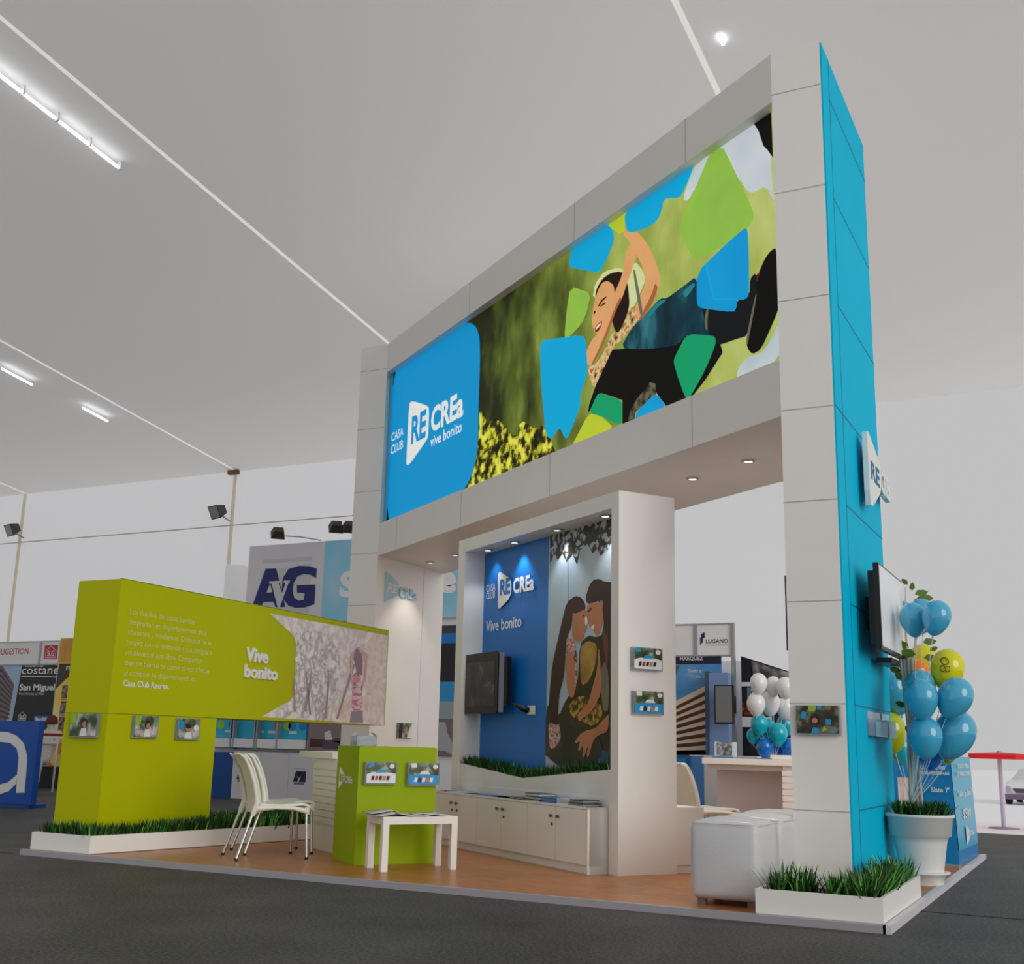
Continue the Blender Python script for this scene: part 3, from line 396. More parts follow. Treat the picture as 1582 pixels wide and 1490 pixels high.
# picture
AB = ART['bill']
pic = B()
bgm = blotch('print_foliage', [(.16,(20,22,12)),(.38,(38,42,16)),(.46,(84,96,34)),(.56,(140,156,66)),(.68,(176,190,96)),(.88,(214,220,150))], 2.4, (1,1,.55), 3, .5, axis=((.82,-.57,.12), -7.2, 1.4, .60))
pm = [bgm, blueb,
      blotch('print_bush', [(.36,(20,22,8)),(.46,(66,66,16)),(.53,(190,186,40)),(.62,(236,232,90))], 9, (1,1,1), 6, .4),
      blotch('print_sky', [(.3,(170,190,196)),(.6,(206,214,220)),(.8,(228,230,232))], 1.2, (1,1,1), 2, .35),
      mat('print_black', (12,11,10), .35), blotch('print_rock', [(.4,(30,28,22)),(.6,(110,105,80))], 14, (1,1,1), 5, .4),
      mat('print_cyan', (10,170,222), .35), mat('print_lime', (160,205,70), .35, rgb2=(130,180,80), nscale=3),
      mat('print_blue', (10,140,214), .35, rgb2=(20,170,220), nscale=2), mat('print_emerald', (20,160,105), .35),
      mat('print_hair', (34,18,14), .4), mat('print_skin', (214,148,96), .4, rgb2=(236,180,120), nscale=2.2), mat('print_tooth', (245,235,225), .4),
      blotch('print_dress', [(.3,(70,40,40)),(.45,(200,150,90)),(.55,(226,206,150)),(.7,(176,60,50))], 14, (1,1,1), 4, .4),
      blotch('print_jeans', [(.3,(8,26,34)),(.55,(16,60,74)),(.75,(60,130,140))], 3, (1,1,.5), 4, .4),
      mat('print_boot', (20,22,24), .4), mat('print_sole', (110,108,90), .4), mat('print_white', (238,238,236), .5), mat('print_skin_shade', (170,96,60), .4), mat('print_yellowgreen', (190,206,50), .35), mat('print_jean_light', (40,130,140), .4), mat('print_red', (150,20,20), .4), mat('print_halo', (214,222,160), .4)]
L0, L1 = 0.0, Lb
pic.flat(FBp, [(-.05,Z0b),(Lb+.06,Z0b),(Lb+.06,Z1b),(-.05,Z1b)], .004, 0)
def lay(key, mi, lvl, sm=1, art=AB, bb=None, fr=None):
    bb = bb or pic; pts = art[key]
    if sm: pts = smooth_poly(pts, sm)
    pts = [(u, v) for u, v in pts]
    if bb is pic: pts = [(min(max(u,-.05),Lb+.06), min(max(v,Z0b),Z1b)) for u, v in pts]
    bb.flat(fr or FBp, pts, .004+.0005*lvl, mi)
for key, mi, lvl, sm in [('sky_a',3,1,1),('sky_b',3,1,1),('bush',2,1,0),('trunk',4,2,0),('g6',19,2,0),('rock',5,5,0),('black_seat',4,4,0),('boots',15,6,1),('jeans',14,5.5,1),
        ('shoe',4,7,1),('sole',16,7.6,1),('hair',10,6,1),('face',11,7,1),('smile',21,8,1),('eye',10,8,1),('eyeb',10,8,1),('arm2',11,6.4,1),('rope',16,6.8,1),('dress',13,7.4,1),('arm1',11,8.5,1),
        ('brow',10,8,0),('teeth',12,9,0),('halo',22,3.5,1),('fold1',20,6.3,1),('fold2',20,6.3,1),('whitestripe',16,8,1),('redbit',21,5.8,0),('armshade',18,9.0,1),('arm2shade',18,7.0,1),('g1',7,3,1),('g2',7,3,1),('b1',6,9,1),('b2',6,9,1),('b3',8,9,1),('b3line',6,9.6,0),('b4',6,9,1),('g3',9,9,1),('g4',9,9,1),('g5',19,8,1),('b5',8,9,1),('blue_panel',1,10,1)]:
    lay(key, mi, lvl, sm)
for m_ in pm: backlit(m_, .55)
backbl = backlit(mat('bill_blue_lit', (12,150,210), .5), .55); pm[1] = backbl
picture = pic.build('billboard_picture', pm, gw, 'long printed picture: cyan logo panel, girl on a swing, coloured leaf shapes')
def logo(art, fr, n, parent, blue, lm=None, ts=0.0, club=True, vive='vive bonito'):
    b = B(); b.plate(fr, smooth_poly(art['trap'],1), n-.002, n, 0)
    g = lambda k: (art[k][0][0], (art[k][0][1]+art[k][1][1])/2, art[k][1][0], (art[k][0][1]+art[k][1][1])/2 + art[k][2][1]-art[k][0][1])
    u0,v0,u1,v1 = g('tCREA'); put_text(b, 'CREa', fr, u0, v0, u1, v1, n, 0, .035)
    u0,v0,u1,v1 = g('tvive'); put_text(b, vive, fr, u0, v0, u1, v1, n, 0, .012)
    if club:
        u0,v0,u1,v1 = g('tcasa'); put_text(b, 'CASA', fr, u0, v0, u1, v1, n, 0, .005)
        u0,v0,u1,v1 = g('tclub'); put_text(b, 'CLUB', fr, u0, v0, u1, v1, n, 0, .005)
    o = b.build('logo', lm or letter, parent, 'white logo lettering')
    u0,v0,u1,v1 = g('tRE'); put_text(B(), 'RE', fr, u0, v0, u1, v1, n+.002, 0, .035).build('logo_initials', blue, o)
    return o
logo(AB, FBp, .011, picture, backbl, MATS['print_white'])
# acrylic reveal strip at the left end, the picture's blue glow painted in
B().fb(FBp, -.06, .05, Z0b, Z1b, .02, .028).build('edge_glow_strip', mat('acrylic_glow_blue', (90,190,226), .2), gw)
# soffit lights
lamp_m = mat('lamp_lens', (255,255,255), .3, emit=(255,255,255), estr=1.6)
def downlight(name, x, y, z, parent, r=.05, power=0, aim=None, col=(.92,.96,1)):
    d = B().lathe((x,y,z), [(r*.75,-.0),(r*1.25,-.0),(r*1.3,-.008),(r*.8,-.016),(r*.75,-.004)], 20).build(name, chrome, parent)
    B().lathe((x,y,z-.006), [(r*.78,0),(r*.78,-.006),(r*.3,-.01)], 16).build('lens', lamp_m, d)
    if power:
        l = bpy.data.lights.new('lamp', 'SPOT'); l.energy = power; l.spot_size = math.radians(95); l.spot_blend = .6; l.shadow_soft_size = .04; l.color = col
        lo_ = bpy.data.objects.new('lamp', l); COL.objects.link(lo_); lo_.parent = d
        lo_.matrix_parent_inverse = wm(parent).inverted()
        a = Vector(aim) - Vector((x,y,z-.03)); lo_.rotation_euler = (-a).to_track_quat('Z','Y').to_euler(); lo_.location = (x,y,z-.03)
    return d
for x, y in [(-1.368,2.326),(-2.017,2.788),(-6.97,6.395),(-6.307,5.918),(-4.6,4.75)]: downlight('downlight', x, y, ZS, gw, power=75 if x > -6 else 26, aim=(x,y,0), col=(1,.90,.80))
# raised logo on the cyan side
def raised_logo(fr, pts, n0, n1, parent):
    B().plate(fr, pts, n0, n1).build('logo', letter, parent, 'raised white arrow logo')
AS = ART['side']
lg = B(); lg.plate(FS, smooth_poly([(.74,3.42),(.80,3.45),(1.26,3.30),(1.31,3.25),(1.29,3.06),(.87,2.86),(.75,2.85)],1), .06, .10)
put_text(lg, 'CREa', FS, 1.32, 3.07, 1.74, 3.25, .10, 0, .04, .04)
lo_ = lg.build('logo', letter, pr, 'raised white arrow logo with letters')
put_text(B(), 'RE', FS, .84, 3.08, 1.22, 3.22, .102, 0, .03).build('logo_initials', cyans, lo_)
# inner white face of the far pillar with its faint logo
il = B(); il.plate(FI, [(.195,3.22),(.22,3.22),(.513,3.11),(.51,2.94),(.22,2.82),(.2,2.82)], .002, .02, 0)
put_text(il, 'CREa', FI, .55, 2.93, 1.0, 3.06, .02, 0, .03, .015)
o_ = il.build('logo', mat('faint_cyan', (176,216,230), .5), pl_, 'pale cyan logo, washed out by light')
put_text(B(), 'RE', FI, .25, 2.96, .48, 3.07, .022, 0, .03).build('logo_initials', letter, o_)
B().fb(FI, 1.2, 1.206, PZ, ZS, 0, .003).build('inner_face_seam', seam, pl_)
# ---------------------------------------------------------------- frames / leaflet holders
acr_m = mat('clear_acrylic', (225,232,238), .08, trans=.75, ior=1.2)
def photo_mat(nm, stops, sc): return blotch(nm, stops, sc, (1,1,1), 4, .3)
pho_garden = photo_mat('photo_garden', [(.3,(20,30,16)),(.45,(70,90,50)),(.55,(150,160,150)),(.68,(215,205,200))], 11)
pho_dark = photo_mat('photo_dark', [(.3,(16,14,14)),(.5,(60,50,36)),(.6,(120,120,90)),(.75,(70,140,180))], 13)
pho_city = photo_mat('photo_city', [(.3,(40,44,54)),(.5,(120,120,124)),(.65,(196,192,186))], 24)
pho_skin = mat('photo_skin', (190,130,100), .4)
pho_blue = mat('photo_blue', (30,150,210), .35)
def frame_holder(name, label, fr, u0, u1, v0, v1, pm_, art, group=None, dep=.03, cat='picture holder'):
    c = fr.p((u0+u1)/2, v0, 0)
    t = thing(name, label, cat, c, group=group)
    B().fb(fr, u0-.012, u1+.012, v0-.012, v1+.004, .004, dep).build('acrylic_block', acr_m, t)
    b = B(); b.fb(fr, u0, u1, v0, v1, dep, dep+.004, 0)
    w, h = u1-u0, v1-v0
    for k, (pts, mi) in enumerate(art): b.flat(fr, [(u0+w*x, v0+h*y) for x, y in pts], dep+.0055+.0012*k, mi)
    b.build('photo', [pm_, pho_skin, mat('photo_hair', (40,26,20), .4), mat('photo_white', (232,232,232), .4), pho_blue, mat('photo_lime', (150,190,50), .4), mat('photo_red', (170,50,40), .4)], t)
    return t
def ell(cx, cy, rx, ry, n=12): return [(cx+rx*math.cos(2*math.pi*i/n), cy+ry*math.sin(2*math.pi*i/n)) for i in range(n)]
girl_art = [([(.40,0),(.45,.35),(.62,.38),(.68,0)],3), (ell(.54,.58,.13,.22),2), (ell(.56,.52,.08,.15),1), ([(0,.6),(.2,.55),(.25,1),(0,1)],5)]
kid_art = [([(.30,0),(.36,.30),(.6,.35),(.66,0)],3), (ell(.46,.5,.13,.2),1), (ell(.45,.62,.14,.12),2), ([(0,.5),(.22,.35),(.25,.8),(0,1)],4), (ell(.8,.55,.12,.16),3)]
frame_holder('photo_holder', 'small clear photo holder on the lime wall, the one on its front end face', Fr((-6.85,.196),(1,0)), .12, .42, .975, 1.16, pho_garden, girl_art)
frame_holder('photo_holder', 'small clear photo holder on the long lime face, nearer the camera of two', FG, .305, .60, .98, 1.158, pho_garden, girl_art)
frame_holder('photo_holder', 'small clear photo holder on the long lime face, farther of two', FG, .88, 1.183, .972, 1.15, pho_garden, kid_art)
frame_holder('photo_holder', 'photo of a child among coloured leaves on the right gateway pillar', FPf, .052, .338, 1.114, 1.30, pho_dark,
    [(ell(.45,.5,.12,.2),2), (ell(.44,.46,.07,.1),1), ([(.1,.55),(.2,.5),(.26,.75),(.14,.8)],4), ([(.3,.8),(.45,.78),(.5,1),(.3,1)],5), ([(.5,.86),(.6,.84),(.62,1),(.52,1)],4), ([(.7,.35),(.82,.3),(.84,.5),(.7,.52)],4), ([(.35,.0),(.55,0),(.52,.2),(.4,.22)],4), ([(.6,.05),(.75,.12),(.66,.28)],5)])
frame_holder('photo_holder', 'small photo on the bright inner face of the far pillar above the lime counter', FI, .66, .99, 1.04, 1.23, pho_garden, [([(0,0),(.25,0),(.3,1),(0,1)],2), (ell(.55,.5,.12,.25),1), ([(.62,0),(1,0),(1,1),(.85,.7)],3)])
card_art = [([(0,0),(1,0),(1,.45),(.75,.52),(.5,.55),(.2,.52),(0,.42)],3), (ell(.86,.82,.09,.11),3), ([(.05,.8),(.24,.8),(.24,1),(.05,1)],4)] + [([(.15+.13*i,.14),(.24+.13*i,.14),(.27+.13*i,.34),(.18+.13*i,.34)],[2,6,2,1,2][i]) for i in range(5)] + [([(.3,.5),(.7,.52),(.66,.66),(.36,.64)],4)]
card_blue = [([(0,0),(1,0),(1,.42),(.7,.46),(.5,.52),(.3,.46),(0,.42)],4), (ell(.88,.84,.09,.1),3), ([(.05,.8),(.24,.8),(.24,1),(.05,1)],3)] + [([(.15+.13*i,.12),(.26+.13*i,.10),(.29+.13*i,.3),(.18+.13*i,.32)],[3,2,3,1,3][i]) for i in range(5)] + [([(.32,.48),(.7,.48),(.62,.62),(.4,.62)],3)]
frame_holder('brochure_holder', 'brochure holder with a white brochure on the display unit side, the upper one', FUS, .12, .385, 1.595, 1.76, pho_garden, card_art, dep=.035, cat='brochure holder')
frame_holder('brochure_holder', 'brochure holder with a blue brochure on the display unit side, the lower one', FUS, .128, .395, 1.253, 1.42, pho_garden, card_blue, dep=.035, cat='brochure holder')
frame_holder('brochure_holder', 'holder with a white brochure on the left of the lime counter front', FCf, .052, .30, .667, .825, pho_garden, card_art, dep=.045, cat='brochure holder')
frame_holder('brochure_holder', 'holder with a blue brochure on the right of the lime counter front', FCf, .42, .678, .657, .823, pho_garden, card_blue, dep=.045, cat='brochure holder')
for i, (u0, u1, w) in enumerate([(.70,1.22,'nearer'), (1.30,1.62,'farther')]):
    t = thing('leaflet_dispenser', 'empty clear acrylic leaflet dispenser on the cyan pillar side, the %s one' % w, 'leaflet dispenser', FS.p(u0,1.11,.012))
    B().fb(FS, u0, u1, 1.11, 1.29, .013, .018).build('back_plate', acr_m, t)
    b = B(); b.fb(FS, u0, u1, 1.11, 1.116, .018, .07)
    for u in ((u0, u0+.26, u1-.005) if i == 0 else (u0, u1-.005)): b.fb(FS, u, u+.005, 1.116, 1.24, .018, .07)
    b.build('pocket', acr_m, t); B().fb(FS, u0, u1, 1.116, 1.22, .066, .07).build('front_plate', mat('frosted_acrylic', (120,195,220), .3, alpha=.55), t)
# ---------------------------------------------------------------- televisions on the pillar
def tv(label, fr, u0, u1, v0, v1, n0, n1, scr, nm='wall_television', box=None):
    t = thing(nm, label, 'television', fr.p((u0+u1)/2, v0, n0))
    B().fb(fr, u0, u1, v0, v1, n1-.04, n1).build('bezel', black, t)
    B().fb(fr, u0+.06, u1-.06, v0+.05, v1-.05, n1-.09, n1-.04).fb(fr, (u0+u1)/2-.12, (u0+u1)/2+.12, (v0+v1)/2-.12, (v0+v1)/2+.12, n0, n1-.09).build('rear_housing', black, t)
    B().fb(fr, u0+.02, u1-.02, v0+.025, v1-.015, n1, n1+.003).build('screen', scr, t)
    if box: B().fb(fr, *box).build('media_box', black, t)
    return t
scr_bright = mat('screen_glare', (246,246,248), .4, spec=.8)  # white base colour stands in for glare on the screen
tv('black television on the cyan side of the right pillar, its screen painted glare white', FS, .42, 1.50, 1.72, 2.35, .012, .19, scr_bright, box=(.95,1.50,1.66,1.70,.05,.17))
FS2 = Fr((XA,YB-.2), (0,-1))
tv('thin dark television edge on the inner face of the right pillar', FS2, .15, 1.15, 1.72, 2.28, 0, .11, dark)
# ---------------------------------------------------------------- planters and grass
grass_m = [mat('grass_dark', (26,58,22), .55, k=.9), mat('grass_mid', (56,112,36), .5), mat('grass_light', (120,196,84), .45)]
def blades(b, c, n, h, spread, lean=.5, w=.007, lightp=.12):
    for _ in range(n):
        a = random.uniform(0, 2*math.pi); r = random.uniform(0, spread)*.5; ln = random.uniform(.1, lean)*h; hh = h*random.uniform(.6, 1.0)
        x = c[0]+r*math.cos(a); y = c[1]+r*math.sin(a); a2 = a+random.uniform(-.5,.5); px, py = -math.sin(a2)*w, math.cos(a2)*w
        q = []
        for t in (0, .45, .8): 
            k = ln*t**1.8; z = c[2]+hh*t*(1-.12*t); ww = (1, .9, .5)[(0,.45,.8).index(t)]
            cx, cy = x+math.cos(a2)*k, y+math.sin(a2)*k; q += [(cx-px*ww, cy-py*ww, z), (cx+px*ww, cy+py*ww, z)]
        q.append((x+math.cos(a2)*ln, y+math.sin(a2)*ln, c[2]+hh*.93))
        mi = 2 if random.random() < lightp else (1 if random.random() < .45 else 0)
        b.add(q, [(0,1,3,2),(2,3,5,4),(4,5,6)], mi)
def planter(name, label, outer, z0, z1, soil, th=.02):
    """outer: polygon; wall boards along its edges"""
    t = thing(name, label, 'planter', (outer[0][0], outer[0][1], z0))
    n = len(outer); a = sum(outer[i][0]*outer[(i+1)%n][1]-outer[(i+1)%n][0]*outer[i][1] for i in range(n))
    if a < 0: outer = outer[::-1]
    vs = []
    def inset(d):
        r = []
        for i in range(n):
            p0, p1, p2 = (Vector(outer[(i+k)%n]) for k in (-1,0,1))
            e1 = (p1-p0).normalized(); e2 = (p2-p1).normalized(); n1 = Vector((-e1.y,e1.x)); n2 = Vector((-e2.y,e2.x))
            m = (n1+n2).normalized(); r.append(p1 + m*d/max(.3, m.dot(n1)))
        return r
    inn = inset(th); b = B()
    o0 = [(p[0],p[1],z0) for p in outer]; o1 = [(p[0],p[1],z1) for p in outer]; i0 = [(p.x,p.y,z0) for p in inn]; i1 = [(p.x,p.y,z1) for p in inn]
    b.add(o0+o1+i0+i1, [(i,(i+1)%n,n+(i+1)%n,n+i) for i in range(n)] + [(n+i,n+(i+1)%n,3*n+(i+1)%n,3*n+i) for i in range(n)] + [(2*n+(i+1)%n,2*n+i,3*n+i,3*n+(i+1)%n) for i in range(n)])
    b.build('box_boards', white, t)
    B().add([(p.x,p.y,soil) for p in inn], [tuple(range(n))]).build('soil', mat('planter_filling', (70,66,60), .9), t)
    return t
# right corner planter
planter('planter_box', 'low white L shaped planter at the foot of the right gateway pillar', [(-.755,0.02),(-.018,0.02),(-.018,1.50),(-.375,1.50),(-.375,1.07),(-.755,1.07)], PZ+.005, .185, .10)
b = B()
for (x, y) in [(-.66,.14),(-.60,.22),(-.52,.12),(-.47,.25),(-.68,.42),(-.56,.4)]: blades(b, (x,y,.10), 26, .25, .10, .55, .009)
for (x, y) in [(-.33,.13),(-.30,.17)]: blades(b, (x,y,.10), 26, .23, .08, .55, .009)
b.build('grass', grass_m, None, 'two artificial grass clumps at the front of the L shaped corner planter', 'artificial grass', kind='stuff')
b = B()
for i in range(19):
    y = .10+i*.074; blades(b, (-.12+random.uniform(-.03,.04), y, .10), 24, .25, .12, .6, .009, .2); 
    if i % 2: blades(b, (-.24, y, .10), 20, .24, .12, .5, .009, .2)
b.build('grass', grass_m, None, 'dense artificial grass row along the right arm of the corner planter', 'artificial grass', kind='stuff')
# left planter around the lime wall
gl = [(-6.98,.02),(-6.22,.02),(-5.83,2.62),(-5.83,2.64),(-6.10,5.2),(-7.2,5.3)]
gl = [(-6.90,.03),(-6.225,.03),(-6.08,2.5),(-6.0,4.2),(-7.15,4.3)]
gl = [(-6.90,.03),(-6.225,.03),(-5.80,2.47),(-5.60,3.6),(-7.0,3.6)]
planter('planter_box', 'long low white planter around the foot of the lime wall', gl, PZ+.005, .185, .10)
b = B()
def inside(x, y):
    if y < .12 or y > 3.5: return False
    xr = -6.225+(y-.03)*.174-.05
    if y > 2.47: xr = -5.80+(y-2.47)*.177-.05
    if x > xr or x < -6.82: return False
    if y < 1.80 and .16 < y and -6.84-.06*y < x < -6.30-.06*y: return False
    return True
n_ = 0
for i in range(46): blades(b, (-6.84+i*.0125,.12+random.uniform(-.02,.03),.11), 14, random.uniform(.16,.22), .08, .25, .008, .05)
for i in range(130):
    y = .07+i*.0185; blades(b, (-6.285+(y-.03)*.168*random.uniform(.78,1)+random.uniform(-.01,.01), y, .11), 14, random.uniform(.16,.22), .08, .35, .008, .05)
while n_ < 520:
    x, y = random.uniform(-7,-5.5), random.uniform(0,3.6)
    if inside(x, y): blades(b, (x,y,.11), 14, random.uniform(.16,.22), .09, .4, .008, .06); n_ += 1
for x, y in [(-5.93,1.98),(-5.86,2.45),(-5.98,1.82)]: 
    for _ in range(2): blades(b, (x,y,.10), 16, .22, .06, .45, .013, .95)
b.build('grass', grass_m, None, 'artificial grass filling the planter at the foot of the lime wall', 'artificial grass', kind='stuff')
# ---------------------------------------------------------------- lime text wall
gwall = thing('lime_text_wall', 'lime green free standing wall with Spanish text and an overhanging picture board', 'display wall', (-6.6,.2,PZ))
p_ = lambda u, n: tuple((FG.O + FG.U*u + FG.N*n).xy)
Wd = .50
low = B().prism([p_(0,0),p_(1.47,0),(p_(1.47,-Wd)),(-6.343-Wd,.196)], .11, 1.165).build('lower_block', lime, gwall)
upb = B().prism([p_(0,0),p_(4.71,0),(p_(4.71,-Wd)),(-6.343-Wd,.196)], 1.17, 2.315).build('upper_board', lime, gwall)
B().prism([p_(.01,-.01),p_(1.46,-.01),p_(1.46,-Wd+.02),p_(.02,-Wd+.02)], 1.165, 1.17).build('joint', limes, gwall)
AG = ART['green']
gp = B()
gm = [blotch('print_trees_light_wash', [(.3,(250,246,244)),(.46,(238,230,228)),(.54,(214,202,200)),(.66,(246,242,240))], 7, (1,1,1), 8, .4),  # tones lightened: light washing over the picture is put into the colours
      blotch('print_trees_grey', [(.36,(250,246,244)),(.47,(222,214,212)),(.56,(176,168,168)),(.64,(240,234,232))], 11, (1,1,1), 8, .4),
      mat('print_pale_skin', (222,178,176), .4), mat('print_violet', (150,120,146), .4), blotch('print_pink_dress', [(.4,(214,150,166)),(.5,(240,226,226)),(.6,(200,120,140))], 22, (.2,.2,1), 2, .4),
      mat('print_grey_violet', (156,144,158), .4), mat('print_trunk', (164,150,150), .4), blotch('print_warm_grass', [(.3,(240,236,234)),(.5,(238,222,214)),(.65,(226,200,186))], 10, (1,1,1), 6, .4)]
def gl_(pts, mi, lv, sm=0): gp.flat(FG, smooth_poly(pts, sm) if sm else pts, .003+.0012*lv, mi)
gl_(AG['pic'], 0, 0); gl_([(3.55,1.20),(4.60,1.17),(4.62,1.55),(4.2,1.50),(3.7,1.45)], 7, 1, 1); gl_([(3.95,1.6),(4.6,1.5),(4.62,2.2),(4.2,2.2)], 7, .5, 1)
gl_(AG['tree'], 1, 2, 1)
for pts in [[(2.93,1.28),(2.98,1.28),(3.06,1.55),(3.03,1.75),(3.0,1.55)],[(3.05,1.25),(3.09,1.25),(2.95,1.7),(2.92,1.7)],[(3.35,1.22),(3.4,1.22),(3.42,1.6),(3.36,1.85),(3.38,1.55)],[(3.6,1.22),(3.64,1.22),(3.95,1.85),(3.9,1.86)],[(2.75,1.28),(2.79,1.28),(2.73,1.6),(2.70,1.6)]]: gl_(pts, 6, 3)
gl_([(3.84,1.95),(3.9,2.0),(3.95,2.02),(3.95,1.99),(3.9,1.95),(3.89,1.75),(3.98,1.62),(3.98,1.55),(3.92,1.58),(3.85,1.74)], 2, 4); gl_([(4.09,2.03),(4.2,2.0),(4.22,1.97),(4.21,1.7),(4.14,1.58),(4.10,1.60),(4.17,1.72),(4.17,1.93),(4.09,1.98)], 2, 4)
gl_(AG['dressg'], 4, 4, 1); gl_(AG['bottomg'], 5, 4); gl_(ell(4.01,1.98,.06,.085), 2, 4); gl_(AG['girlhair'], 3, 5, 1)
gp.build('printed_picture', gm, upb, 'printed picture of trees and a girl with raised arms, light wash painted in')
B().fb(FG, 0, 4.71, 2.315, 2.322, -.01, .002).build('top_edge', limes, upb)
LN = ["Los dueños de casas bonitas", "despiertan en departamentos muy", "cómodos y modernos. Disfrutan de su", "propio cine o invitando a sus amigos a", "reuniones al aire libre. Comparten", "tiempo bonito tal como tú vas a hacer", "al comprar tu departamento en", "Casa Club Recrea."]
paleletter = mat('thin_pale_lettering', (222,224,150), .5)
b = B()
for i, s_ in enumerate(LN):
    L_ = AG['line%d'%i]; put_text(b, s_, FG, .142, 2.024-.0883*i, L_[1][0], 2.024-.0883*i+.05, .003, 1 if i == 7 else 0, .02 if i == 7 else -.004)
b.build('paragraph', [paleletter, letter], upb, 'eight lines of thin pale lettering, the last one bold')
b = B(); put_text(b, 'Vive', FG, 1.835, 1.745, 2.215, 1.875, .02, 0, .03, .015); put_text(b, 'bonito', FG, 1.832, 1.583, 2.402, 1.705, .02, 0, .03, .015)
b.build('slogan', letter, upb, 'raised white words Vive bonito')
# ---------------------------------------------------------------- display unit with niche
un = thing('display_unit', 'tall white freestanding display unit with a lit picture niche in the middle of the stand', 'display unit', (UL.x, UL.y, PZ))
UW = (UR-UL).length; D_ = .55
b = B()
b.fb(FU, 0, .15, PZ, 3.02, -D_, 0).fb(FU, 2.855, UW, PZ, 3.02, -D_, 0).fb(FU, .15, 2.855, 2.89, 3.02, -D_, 0).fb(FU, .15, 2.855, PZ, .60, -D_, 0)
b.fb(FU, .15, 2.855, .60, 2.89, -D_, -.23)
carc = b.build('carcass', white, un)
nb = B()
nm_ = [mat('niche_blue', (10,112,196), .35), blotch('niche_sky', [(.3,(150,176,196)),(.6,(186,200,208)),(.8,(206,212,214))], 1.5, (1,1,1), 2, .4),
       blotch('niche_leaves', [(.45,(30,26,18)),(.52,(76,64,44)),(.56,(176,190,200))], 13, (1,1,1), 5, .4), mat('niche_hair', (36,18,16), .45, rgb2=(70,34,26), nscale=8),
       mat('niche_skin', (170,104,72), .45, rgb2=(208,140,100), nscale=3), blotch('niche_dark', [(.3,(16,14,10)),(.55,(36,30,16)),(.75,(84,70,30))], 5, (1,1,1), 6, .4),
       blotch('niche_glow', [(.3,(84,66,24)),(.5,(150,112,44)),(.7,(190,150,70))], 4, (1,1,1), 4, .4), blotch('niche_flowers', [(.42,(40,36,16)),(.52,(150,110,36)),(.62,(200,160,60))], 20, (1,1,1), 5, .4),
       blotch('niche_floral', [(.35,(60,30,30)),(.48,(206,190,184)),(.58,(190,50,46)),(.68,(220,206,196))], 18, (1,1,1), 4, .4), mat('niche_denim', (20,80,120), .4), mat('niche_wire', (90,80,70), .5), mat('niche_top', (150,140,120), .5, rgb2=(90,80,60), nscale=6), mat('niche_pale', (240,226,214), .5), mat('niche_hair_lit', (110,60,44), .5)]
NL = ART['niche']
def nl(pts, mi, lv, sm=0):
    pts = smooth_poly(pts, sm) if sm else pts
    pts = [(min(max(u,.152),2.852), min(max(v,.61),2.885)) for u, v in pts]
    nb.flat(FN, pts, -.006+.0005*lv, mi)
nl([(.15,.61),(1.46,.61),(1.46,2.885),(.15,2.885)], 0, 0); nl([(1.46,.61),(2.855,.61),(2.855,2.885),(1.46,2.885)], 1, 0)
R_ = [('leaves',2,1,0),('dark',5,1,1),('glow',6,2,1),('flowers',7,3,1),('hair_b',3,4,1),('face_b',4,5,1),('dress_b',8,6,1),('arm_b',4,7,1),('top_a',11,6.5,1),('skirt',5,7.5,1),('ear_b',4,6,1),('ear_a',4,7,1),('brow_a',3,6.6,0),('eye_b',3,6.6,0),('smile_a',12,6.6,0),('lit_nose',12,5.2,1),('hairlight_a',13,6.6,1),('hair_a',3,6,1),('face_a',4,5.5,1),('arm_a',4,8,1),('floral',8,7,1),('bluebit',9,7,0),('hand_a',4,9,1)]
for k_, mi, lv, sm in R_:
    pts = NL[k_]
    if k_ in ('dark','hair_a','torso_a'): pts = [(2.86 if u > 2.47 else u, v) for u, v in pts]
    if k_ == 'leaves': pts = [(2.86 if u > 2.47 else u, 2.885 if v > 2.8 else v) for u, v in pts]
    nl(pts, mi, lv, sm)
nl([(1.79,2.88),(1.80,2.88),(1.83,1.98),(1.82,1.98)], 10, 1.5)
nback = nb.build('niche_picture', nm_, un, 'blue logo panel beside a printed photo of a woman and a child head to head')
logo(NL, FN, .012, nback, MATS['niche_blue'], vive='Vive bonito')
# V-cut planter board with its grass
B().plate(FU, [(.15,.60),(2.855,.60),(2.855,.818),(1.412,.70),(.15,.80)], -.03, -.004).build('planter_board', white, un)
B().fb(FU, .15, 2.855, .60, .66, -.225, -.03).build('planter_filling', MATS['planter_filling'], un)
b = B()
for i in range(150):
    u = random.uniform(.2, 2.8); v = (.80-(u-.15)/1.262*.10 if u < 1.412 else .70+(u-1.412)/1.443*.118)
    q = FU.p(u, v-.07, random.uniform(-.13,-.06)); blades(b, q, 15, random.uniform(.16,.21), .09, .45, .008, .04)
b.build('grass', grass_m, None, 'artificial grass strip in the picture niche of the display unit', 'artificial grass', kind='stuff')
for u, pw_ in ((.42,6), (.98,14), (1.78,14), (2.58,14)):
    q = FU.p(u, 0, -.12); a_ = FN.p(u, 1.9, .0)
    downlight('downlight', q.x, q.y, 2.89, un,   .045, power=pw_, aim=tuple(FN.p(u, 1.2, .06)))
